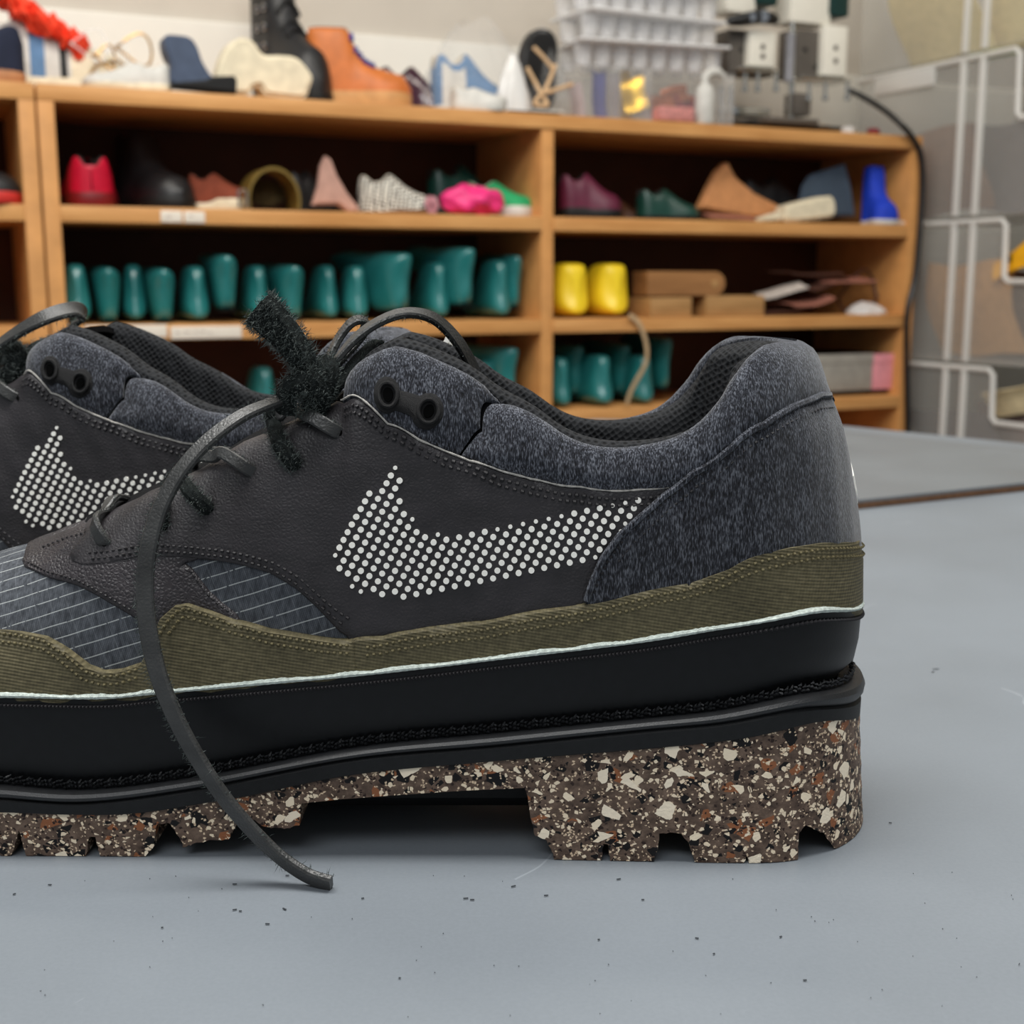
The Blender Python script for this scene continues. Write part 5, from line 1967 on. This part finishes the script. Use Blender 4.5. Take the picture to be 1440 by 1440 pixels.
m_goldl = plain('gold_foil_leather', S(206, 164, 50), .28, .6, metal=.7, ns=80, var=.2)
m_copper = plain('copper_foil_leather', S(170, 92, 50), .3, .6, metal=.6, ns=80, var=.25)
m_plum = mp('plum_leather', 62, 32, 34, .4); m_crim = mp('crimson_leather', 120, 16, 34, .4); m_indigo = mp('indigo_cloth', 44, 48, 110, .7)
m_mauve = mp('mauve_grey_leather', 150, 130, 132, .6); m_pinkg = plain('pink_glitter', S(222, 148, 142), .5, .5, ns=160, bs=1, bd=.002, var=.35)
cx = (sL + sR) / 2
gs = 'scraps in the clear box'
for i, (px_, zz, w, h, mt, tl, lab) in enumerate(((842, 0, .03, .10, m_indigo, (80, 0), 'indigo cloth roll standing in the left of the clear box'), (810, 0, .04, .08, m_mauve, (78, 8), 'grey-mauve piece at the left end of the clear box'),
                                                   (858, 0, .035, .10, m_plum, (82, -6), 'plum leather piece beside the indigo roll'), (872, 0, .05, .11, m_goldl, (75, 20), 'gold foil leather triangle standing in the clear box'),
                                                   (892, .02, .05, .07, m_goldl, (70, -30), 'gold foil leather curl right of the gold triangle'), (925, .03, .07, .05, m_copper, (40, 15), 'copper leather curl on the right of the clear box'),
                                                   (950, .04, .06, .05, m_copper, (55, -20), 'copper leather strip at the top right of the clear box'), (945, .02, .08, .06, m_plum, (50, 10), 'dark plum leather fold under the copper pieces'),
                                                   (965, .0, .05, .07, m_crim, (65, -15), 'crimson leather piece low on the right of the clear box'), (915, .0, .07, .06, m_mauve, (65, 5), 'greyish pink piece low in the middle of the clear box'))):
    ds = dT - .03 + .012 * (i % 4)
    scrap(lab, 'leather scrap', sx(px_, 140, ds), ds, ZT + .004 + zz, w, h, .002, 20 + i, mt, 0, tl, .3, gs)
MB().box((0, 0, .016), (.088, .034, .030), bev=.008).obj('pad', m_pinkg, thing('glitter_pad', 'pink glitter pad in front of the clear box', 'pad', sx(947, 170, .02), .021, ZT))
# white spout bottle
bo_ = thing('spout_bottle', 'white bottle with bent spout between the clear box and the press', 'bottle', sx(990, 160, .02), .0185, ZT)
MB().lathe((0, 0, 0), [(.019, 0), (.021, .004), (.021, .060), (.017, .075), (.010, .082)], 18).obj('body', m_white, bo_)
MB().tube(spline([(0, 0, .078), (.0, 0, .096), (.012, 0, .106), (.03, 0, .108), (.046, 0, .100)], 5), [.009] * 11 + [.010] * 6 + [.008] * 4, 10).obj('spout', m_white, bo_)

# ------------------------------------------------------------------ double bench press
m_dark = plain('dark_grey_steel', S(98, 92, 86), .45, .5, metal=.35, ns=80, var=.1)
m_whp = plain('white_machine_paint', S(236, 232, 220), .35, .5, bs=.03, var=.03)
m_dgr = plain('dark_green_motor', S(16, 52, 50), .45, .4, var=.1)
m_chr = plain('chrome', S(214, 214, 210), .14, .6, metal=1.0, bs=0, var=.02)
m_brass = plain('brass_plate', S(170, 124, 62), .35, .5, metal=.6, var=.1)
m_blk = plain('black_handle', S(18, 18, 19), .35, .5, bs=0)
dP = .10
pm = front(1110, 180, dP)
pr = thing('bench_press', 'two-headed eyelet press with chrome post on top of the shelf', 'machine', pm[0], dP, ZT)


def L(px, py, d=dP):
    s, z = front(px, py, d)
    return Vector((s - pm[0], d - dP, z - ZT))


def lbox(p0, p1, d0, d1, bev=.003):
    a, b = L(p0[0], p0[1], dP + d0), L(p1[0], p1[1], dP + d0)
    c = (a + b) / 2
    return MB().box((c.x, (d0 + d1) / 2, max(c.z, abs(a.z - b.z) / 2)), (abs(a.x - b.x), d1 - d0, abs(a.z - b.z)), bev=bev)


lbox((1078, 163), (1152, 176), -.06, .08).obj('base_plate', m_dark, pr)
lbox((1024, 168), (1195, 183), -.03, .09).obj('foot_plate', m_blk, pr)
MB().tube([L(1112, 172), L(1116, -60)], .0075, 14).obj('post', m_chr, pr)
a, b = L(1109, 115), L(1112, 48)
MB().tube([a, b], .011, 14).obj('post_sleeve', plain('grey_sleeve', S(140, 140, 146), .4, .4), pr)
MB().box(((L(1140, 172).x + .03), .0, .018), (.03, .03, .012), bev=.003).obj('brass_block', m_brass, pr)
for (x0, x1, y0, y1, fx0, fx1, fy0, fy1, hx0, hx1, hy) in ((1026, 1058, 40, 108, 1055, 1090, 42, 95, 1012, 1065, 20), (1116, 1162, 40, 115, 1160, 1190, 34, 108, 1120, 1168, 36)):
    hd = None
    lbox((x0, y0), (fx1 - 2, y1), .0, .055).obj('head_plate', m_dark, pr)
    f_ = lbox((fx0, fy0), (fx1, fy1), -.022, .0, .004).obj('front_block', m_whp, pr)
    ca = L((fx0 + fx1) / 2, (fy0 * .55 + fy1 * .45), dP - .022)
    cb = L((fx0 + fx1) / 2, (fy0 * .3 + fy1 * .7), dP - .022)
    for c in (ca, cb):
        MB().cyl(c + Vector((0, -.0015, 0)), c + Vector((0, .002, 0)), .006, 12).obj('slot', m_dark, f_)
    up_ = lbox((x0 - 2, -45), (fx0 + 8, hy), -.01, .06, .006).obj('housing', m_whp, pr)
    lbox((fx0 + 9, -45), (fx1 + 4, hy - 12), -.014, .05, .006).obj('motor', m_dgr, pr)
    pl_ = lbox((x0 + 16, fy1 - 1), (fx1 + 8, fy1 + 7), -.03, .05, .002).obj('chrome_plate', m_chr, pr)
    for bxp in (x0 + 22, (x0 + fx1) / 2 + 8, fx1 + 2):
        q = L(bxp, fy1 + 8, dP - .022)
        MB().cyl(q, q + Vector((0, 0, -.030)), .0045, 10).cyl(q + Vector((0, 0, -.030)), q + Vector((0, 0, -.040)), .0075, 10).obj('bolt', m_chr, pr)
    for bxp, byp in ((x0 + 16, y0 + 30), (x0 + 30, y1 - 20)):
        q = L(bxp, byp)
        MB().cyl(q + Vector((0, -.002, 0)), q + Vector((0, .002, 0)), .005, 10).obj('screw', m_blk, pr)
MB().tube(spline([L(1022, 30, dP - .03), L(1042, 28, dP - .035), L(1070, 24, dP - .035), L(1092, 28, dP - .03)], 5), [.006, .009, .011, .012, .013, .014, .0145, .015, .015, .015, .015, .015, .014, .013, .012, .009], 10).obj('handle', m_blk, pr)
MB().cyl(L(1058, 24, dP - .052), L(1058, 24, dP - .045), .009, 12).cyl(L(1074, 23, dP - .052), L(1074, 23, dP - .045), .012, 12).obj('handle_cap', m_metal, pr)
for x_ in (1008, 1022):
    MB().cyl(L(x_ + 6, 178), L(x_ + 6, 122), .007, 12).obj('chrome_leg', m_chr, pr)
lbox((1030, 148), (1084, 164), -.02, .05).obj('work_plate', m_chr, pr)
lbox((1118, 130), (1140, 163), -.02, .02).obj('clamp', m_dark, pr)
# its cable over the end of the shelves
cb = thing('power_cable', 'black cable from the press hanging down the right end of the shelf', 'cable', .985, 0, ZT)
cpts = []
for px_, py_, d_ in ((1192, 126, .08), (1215, 137, .06), (1245, 156, .02), (1268, 176, -.012), (1282, 192, -.014), (1294, 215, -.012), (1297, 260, -.010), (1293, 330, -.010), (1287, 390, -.010), (1276, 440, -.010), (1275, 500, -.010), (1276, 560, -.010), (1277, 640, -.010), (1277, 760, -.010)):
    s_, z_ = front(px_, py_, d_)
    cpts.append(Vector((s_ - .985, d_, z_ - ZT)))
MB().tube(spline(cpts, 6), .0068, 8).obj('cable', m_blk, cb)
for px_, lab, mt in ((1192, 'small clear lid lying on the shelf right of the press', m_film2), (1228, 'small red cap near the right end of the shelf top', m_crim)):
    t = thing('bottle_cap', lab, 'cap', sx(px_, 185, .03), .03, ZT)
    MB().lathe((0, 0, 0), [(.014, 0), (.015, .003), (.0145, .012), (.010, .015)], 16).obj('cap', mt, t)

# ------------------------------------------------------------------ upper shelf, left half
bg_shoe('shoe', 'bright red leather shoe at the left end of the upper shelf', sx(129, 260, .03), .03, ZM, 86, .235, .058, .092, m_red, m_dred, m_lin, (.026, .024), 'low')
bg_shoe('boot', 'black boot leaning out beside the red shoe', sx(176, 240, .26), .26, ZM, -74, .235, .048, .145, m_black, m_blacks, m_lin, (.026, .022), 'boot', None)
bg_shoe('slipper', 'rust suede slipper with thick cream edge on the upper shelf', sx(266, 280, .13), .13, ZM, -20, .115, .048, .072, m_rust, m_cream, m_lin, (.014, .022), 'low')
# strap with buckle
st_ = thing('buckled_strap', 'coiled olive gold strap with silver buckle on the upper shelf', 'strap', sx(374, 270, .04), .04, ZM)
m_ogold = plain('olive_gold_leather', S(132, 108, 52), .35, .5, metal=.3, ns=60, var=.15)
m_oin = mp('olive_strap_inside', 70, 58, 26, .7)
rings, inner = [], []
for k in range(25):
    a = PI * (1.08 - 1.16 * k / 24)
    o_ = Vector((.050 * math.cos(a) + .008, 0, .018 + .060 * max(-.25, math.sin(a))))
    i_ = Vector((.045 * math.cos(a) + .008, 0, .017 + .055 * max(-.25, math.sin(a))))
    rings.append([o_ + Vector((0, -.03, 0)), o_ + Vector((0, .05, 0)), i_ + Vector((0, .05, 0)), i_ + Vector((0, -.03, 0))])
MB().loft(rings).obj('band', m_ogold, st_)
MB().loft([[Vector((.04 * math.cos(a) * k + .008, .03, .010 + .05 * k * (.5 + .5 * math.sin(a)))) for a in [2 * PI * j / 18 for j in range(18)]] for k in (.05, .5, .95)]).obj('inner_side', m_oin, st_)
mbk = MB().tube([(-.058, -.03, .004), (-.058, -.03, .034), (-.044, -.034, .034), (-.044, -.034, .004)], .003, 6, closed=True)
mbk.obj('buckle', m_metal, st_)
bg_shoe('shoe', 'black shoe heel behind the coiled strap', sx(405, 260, .12), .13, ZM, 15, .11, .040, .085, m_black, m_blacks, m_lin, (.012, .01))
# pointed pale leather
r, o = traced('leather_pattern', 'pinkish beige pointed leather pattern piece leaning on the upper shelf', 'leather piece', [(440, 288), (448, 262), (452, 232), (458, 219), (466, 224), (474, 246), (488, 270), (508, 296), (492, 299), (476, 287)], .05, .02, ZM, mp('beige_pink_leather', 190, 150, 136, .6), G1, .004)
bg_shoe('shoe', 'black and white tweed shoe upper on the upper shelf', sx(503, 280, .09), .09, ZM, -18, .150, .043, .078, m_tweed, mp('cardboard_brown', 120, 82, 52, .8), m_linl, (.005, .008), 'low', panel_m=m_tweed)
bg_shoe('shoe', 'dark green shoe behind the pink cloth', sx(600, 250, .17), .16, ZM, 4, .17, .045, .105, m_dgreen, m_blacks, m_lin, (.02, .016), 'low', m_dgreen)
# pink cloth
pk = thing('pink_cloth', 'bunched hot pink cloth on the upper shelf', 'cloth', sx(664, 285, .05), .05, ZM)
m_pink = mp('hot_pink_satin', 236, 58, 130, .45)
rings = []
for i in range(15):
    t = i / 14
    rr_ = .034 * (math.sin(PI * min(1, max(0, t * .92 + .04)))) ** .45
    ring = []
    for k in range(24):
        a = 2 * PI * k / 24
        f = 1 + .16 * math.sin(3 * a + 9 * t) + .12 * math.sin(5 * a - 14 * t) + .10 * math.sin(22 * t + 1)
        ring.append(Vector((-.066 + .132 * t, rr_ * .95 * math.cos(a) * f, max(0, .029 + rr_ * .85 * math.sin(a) * f))))
    rings.append(ring)
MB().loft(rings).obj('folds', m_pink, pk, auto=None)
fl_r = thing('cloth_flower', 'small pale pink cloth flower left of the hot pink cloth', 'flower', sx(606, 285, .02), .02, ZM)
for k in range(6):
    a = 2 * PI * k / 6
    MB().loft([[Vector((.008 * math.cos(a) + q * math.cos(b), -.004 + q * .5 * math.sin(b + .5), .018 + .010 * math.sin(a) + q * math.sin(b))) for b in [2 * PI * j / 8 for j in range(8)]] for q in (.002, .008, .0085, .003)]).obj('petal', mp('pale_pink_cloth', 230, 170, 180, .7), fl_r)
MB().tube([(0, 0, 0), (0, 0, .016)], .003, 6).obj('stem', m_dgreen, fl_r)
bg_shoe('sneaker', 'green canvas sneaker with white rubber toe beside the divider', sx(657, 285, .13), .135, ZM, -30, .140, .043, .075, m_green, m_white, m_linl, (.02, .022), 'low', cap_m=None)

# ------------------------------------------------------------------ upper shelf, right half
bg_shoe('shoe', 'burgundy leather shoe with dark sole right of the divider', sx(786, 285, .08), .08, ZM, -14, .135, .045, .095, m_burg, m_blacks, m_lin, (.022, .018), 'low')
bg_shoe('shoe', 'small brown shoe behind the burgundy one', sx(850, 285, .2), .20, ZM, -4, .09, .038, .050, m_brown, m_blacks, m_lin, (.008, .008), 'low')
bg_shoe('shoe', 'dark green leather shoe right of the burgundy shoe', sx(896, 285, .09), .09, ZM, -8, .145, .044, .070, m_dgreen, m_blacks, m_lin, (.010, .010), 'low')
m_tanl = mp('tan_leather', 206, 146, 96, .5); m_pinkb = mp('pink_brown_leather', 168, 112, 94, .6)
scrap('pinkish brown leather sheet lying left of the tan leather wedge', 'leather piece', sx(1032, 300, .04), .04, ZM, .13, .05, .003, 41, m_pinkb, 4, (8, 3), .12, G1)
scrap('second pinkish brown leather sheet under the tan wedge', 'leather piece', sx(1030, 300, .17), .17, ZM + .002, .13, .07, .003, 43, m_pinkb, -12, (10, 6), .12, G1)
r, o = traced('leather_wedge', 'folded tan leather wedge on the right upper shelf', 'leather piece', [(986, 292), (1000, 262), (1012, 240), (1024, 228), (1036, 250), (1062, 272), (1106, 294), (1104, 306), (1050, 304)], .078, .03, ZM, m_tanl, G1, .004)
bg_shoe('shoe', 'black shoe behind the tan leather wedge', sx(1040, 270, .18), .18, ZM, -6, .21, .046, .112, m_black, m_blacks, m_lin, (.02, .016), 'low')
traced('leather_flap', 'dark slate cloth flap leaning at the right of the upper shelf', 'cloth', [(1124, 305), (1132, 262), (1142, 246), (1190, 230), (1198, 262), (1204, 304)], .065, .02, ZM, mp('slate_cloth', 62, 76, 92, .8), G1, .005)
traced('foam_block', 'cream foam block in front of the slate cloth flap', 'block', smooth_px([(1106, 296), (1112, 288), (1160, 276), (1173, 278), (1177, 292), (1174, 303), (1160, 307), (1108, 312)], 3), .015, .045, ZM, m_cream, G1, .006)
traced('sole_sheet', 'thin cream insole left of the foam block', 'insole', [(1064, 308), (1078, 303), (1099, 297), (1101, 305), (1100, 309), (1066, 312)], .012, .018, ZM, m_cream, G1, .002)
bs_ = bg_shoe('sneaker', 'bright blue mesh shoe at the right end of the upper shelf', sx(1219, 285, .09), .09, ZM, -90, .09, .036, .135, m_royal, m_white, m_lin, (.010, .012), 'boot', None)
cs_ = thing('clear_sheet', 'folded clear plastic sheet at the right end of the upper shelf', 'sheet', sx(1248, 300, .05), .06, ZM)
MB().box((0, 0, .005), (.06, .09, .008), bev=.003).obj('sheet', m_film2, cs_)

# ------------------------------------------------------------------ middle shelf, right half
m_wood = mat_oak('worn_beech', S(128, 88, 52), S(170, 122, 76))
m_wood2 = mat_oak('pale_pine', S(150, 112, 68), S(188, 146, 96))
b1 = thing('wooden_block', 'short wooden block right of the yellow lasts', 'block', sx(934, 428, .05), .07, Z3 + .0005)
MB().box((0, 0, .021), (.105, .10, .042), bev=.003).obj('block', m_wood2, b1)
b2 = thing('wooden_block', 'long wooden block right of the short one', 'block', sx(1024, 426, .05), .07, Z3 + .0005, 0)
MB().box((0, 0, .0225), (.155, .10, .045), bev=.003).obj('block', m_wood2, b2)
b3 = thing('wooden_paddle', 'round-ended wooden paddle lying on the wooden blocks', 'tool', sx(958, 395, .05), .06, Z3 + .0462, -4)
ol_ = [(-.095, -.0), (-.095, .052), (.07, .052)] + [(.07 + .026 * math.sin(a), .026 + .026 * math.cos(a)) for a in [PI * k / 10 for k in range(11)]] + [(.07, 0)]
bmv = MB()
n_ = len(ol_)
bmv.add([(x, -.035, z) for x, z in ol_] + [(x, .035, z) for x, z in ol_], [tuple(range(n_))[::-1], tuple(range(n_, 2 * n_))] + [(i, (i + 1) % n_, n_ + (i + 1) % n_, n_ + i) for i in range(n_)])
bmv.obj('paddle', m_wood, b3)
MB().cyl((.07, -.0365, .026), (.07, -.03, .026), .009, 14).obj('peg', m_wood2, b3)
m_pk2 = mp('rose_brown_leather', 164, 108, 92, .6); m_dk2 = mp('dark_brown_leather', 84, 54, 44, .6)
zz = Z3 + .001
for i, (px_, d_, w, h, mt, rel, tl, lab) in enumerate(((1092, .05, .10, .09, m_dk2, 0, (4, -4), 'dark brown leather offcut at the bottom of the pile'), (1130, .05, .13, .09, m_pk2, 10, (6, -6), 'rose brown leather offcut in the pile of leather'),
                                                        (1100, .05, .11, .07, mp('grey_white_leather', 200, 190, 182, .6), -8, (8, -10), 'greyish white leather offcut on the left of the pile'), (1150, .06, .15, .08, m_dk2, 20, (6, -8), 'dark leather strip across the pile'),
                                                        (1190, .05, .13, .08, m_pk2, -6, (5, -5), 'rose leather offcut on the right of the pile'), (1135, .08, .16, .08, m_dk2, 4, (6, 2), 'long brown leather strip on top of the pile'))):
    scrap(lab, 'leather scrap', sx(px_, 410, d_), d_ + .01, zz, w, h, .003, 60 + i, mt, rel, tl, .10, 'leather offcuts on the middle shelf')
    zz += .0175
lp_ = thing('leather_loop', 'thin brown leather loop standing at the right end of the middle shelf', 'strap', sx(1210, 380, .09), .09, Z3 + .0005)
pts = [Vector((.052 * math.cos(a) * (1.05 if math.sin(a) < 0 else .9) + .012 * math.sin(a), .01 * math.sin(2 * a), .054 + .050 * math.sin(a))) for a in [2 * PI * k / 28 for k in range(28)]]
MB().tube(pts, .0035, 6, closed=True).obj('loop', m_dk2, lp_)
bag('plastic_bag', 'flat clear bag at the right end of the middle shelf', sx(1225, 425, .03), .05, Z3 + .0005, .10, .08, .028, 12, m_film2)

# ------------------------------------------------------------------ lower shelf, right half, and hanging strap
for p0, p1, d0, lab, mt in (((1130, 500), (1225, 556), .03, 'grey cardboard box on the lower shelf behind the heel', mp('grey_card', 156, 152, 144, .7)), ((1229, 498), (1259, 552), .03, 'pink cardboard box at the right end of the lower shelf', mp('pink_card', 226, 150, 160, .7))):
    s0, z0 = front(p0[0], p0[1], d0); s1, z1 = front(p1[0], p1[1], d0)
    t = thing('cardboard_box', lab, 'box', (s0 + s1) / 2, d0 + .1, Z4 + .0005)
    h = z0 - Z4
    MB().box((0, 0, h / 2 + .006), (s1 - s0, .2, h - .012), bev=.002).obj('body', mt, t)
    MB().box((0, 0, h - .012), (s1 - s0 + .003, .203, .024), bev=.002).obj('lid', mt, t)
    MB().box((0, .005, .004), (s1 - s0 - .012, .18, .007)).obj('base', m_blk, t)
hs = thing('hanging_strap', 'beige strap hanging from the shelf edge in front of the teal lasts', 'strap', sx(900, 470, -.004), -.004, Z3)
pts = []
for px_, py_ in ((884, 443), (896, 452), (904, 468), (909, 490), (908, 508), (902, 522), (894, 536), (886, 552), (881, 568)):
    s_, z_ = front(px_, py_, -.006)
    pts.append(Vector((s_ - sx(900, 470, -.004), -.004, z_ - Z3)))
rg, fr = strip(pts, .011, .002, [(.35 * (-1) ** i * 0 + .2, -1, 0) for i in range(len(pts))], 6)
MB().loft(rg).obj('strap', mp('beige_strap', 188, 160, 124, .7), hs)

# ------------------------------------------------------------------ second shelf unit: a shoe
bg_shoe('shoe', 'black shoe with red sole in the left shelf unit', sx(-172, 270, .06), .06, ZM, -8, .225, .046, .098, m_black, m_redsole, m_lin, (.020, .020), 'low')

# ------------------------------------------------------------------ things inside the clear bins
m_pale = mp('pale_yellow_hide', 226, 208, 150, .6); m_card = mp('tan_cardboard', 196, 150, 96, .7); m_slate2 = mp('slate_scrap', 96, 92, 96, .7); m_yel = mp('yellow_leather', 246, 178, 30, .5); m_br2 = mp('dull_brown_scrap', 128, 96, 76, .7)
zb = [b[1] + .006 for b in bins]
bin_list = (
        (0, .10, .30, .26, .02, (70, 0), m_pale, 'pale yellow hide sheet standing in the topmost bin'), (0, -.12, .26, .24, .03, (60, 10), m_pale, 'second pale yellow hide sheet in the topmost bin'), (0, -.34, .28, .2, .01, (60, -10), m_slate2, 'slate sheet at the near end of the topmost bin'),
        (1, .05, .26, .2, .0, (30, 10), m_br2, 'dull brown scrap in the second bin'), (1, -.10, .24, .2, .02, (50, -12), m_slate2, 'slate scrap in the second bin'), (1, -.2, .22, .16, .0, (40, 15), mp('terracotta_scrap', 158, 112, 92, .7), 'terracotta scrap in the second bin'), (1, -.36, .26, .2, .0, (35, -10), m_br2, 'brown scrap at the near end of the second bin'),
        (2, -.08, .26, .22, .02, (60, 15), m_card, 'tan card piece leaning in the third bin'), (2, -.2, .24, .2, .03, (50, -15), m_br2, 'brown piece beside the tan card in the third bin'), (2, -.38, .2, .16, .05, (55, 10), m_slate2, 'grey cloth scrap at the near end of the third bin'),
        (3, -.05, .26, .16, .0, (40, 10), m_slate2, 'grey scrap in the fourth bin'), (3, -.18, .22, .18, .0, (50, -8), mp('grey_mauve_scrap', 132, 116, 112, .7), 'mauve grey scrap in the fourth bin'))
for i, (k, dd, w, h, z_, tl, mt, lab) in enumerate(bin_list):
    nb_ = sum(1 for q in bin_list[:i] if q[0] == k)
    scrap(lab, 'leather scrap', SB + .06 + .055 * nb_, dd, zb[k] + .002, w, h, .003, 100 + i, mt, 86 + 3 * (i % 3), (72 + 4 * (i % 3), tl[1] * .5), .09, 'scraps inside the clear bins')
cb2 = thing('cardboard_box', 'tan cardboard box inside the third clear bin', 'box', SB + .36, .0, zb[2] + .0)
MB().box((0, 0, .065), (.2, .22, .13), bev=.003).obj('body', m_card, cb2)
MB().box((0, 0, .132), (.205, .225, .006), bev=.002).obj('lid', m_card, cb2)
d_y, z_y = sideplane(1432, 360, SB + .04)
yl = thing('leather_scrap', 'bright yellow leather piece in the opening of the third bin', 'leather scrap', SB + .035, d_y - .05, z_y - .055)
rg = []
for i in range(13):
    t = i / 12
    rg.append([Vector((.02 * math.sin(3 * t) + x, -.10 + .2 * t, z + .035 * math.sin(PI * t))) for x, z in ((-.02, 0), (-.02, .055 + .02 * math.sin(5 * t)), (-.014, .06 + .02 * math.sin(5 * t)), (-.014, 0))])
MB().loft(rg).obj('sheet', m_yel, yl)
MB().cyl((-.022, .06, .05), (-.012, .06, .05), .008, 12).obj('punched_hole', M_dark, yl)
for i, (px_, py_, rel, tl) in enumerate(((1412, 560, 30, (50, 20)), (1428, 580, -20, (35, -20)), (1400, 590, 60, (60, 10)))):
    d_, z_ = sideplane(px_, py_, SB + .03)
    scrap(['cream curled piece standing in the opening of the fourth bin', 'cream curl lying near the rim of the fourth bin', 'pale cream strip low in the fourth bin'][i], 'leather scrap', SB + .055 + .055 * i, d_, z_ - .05, .12, .07, .004, 200 + i, mp('cream_piece', 226, 208, 168, .6), 80 + rel * .3, tl, .16, 'cream pieces in the fourth bin')
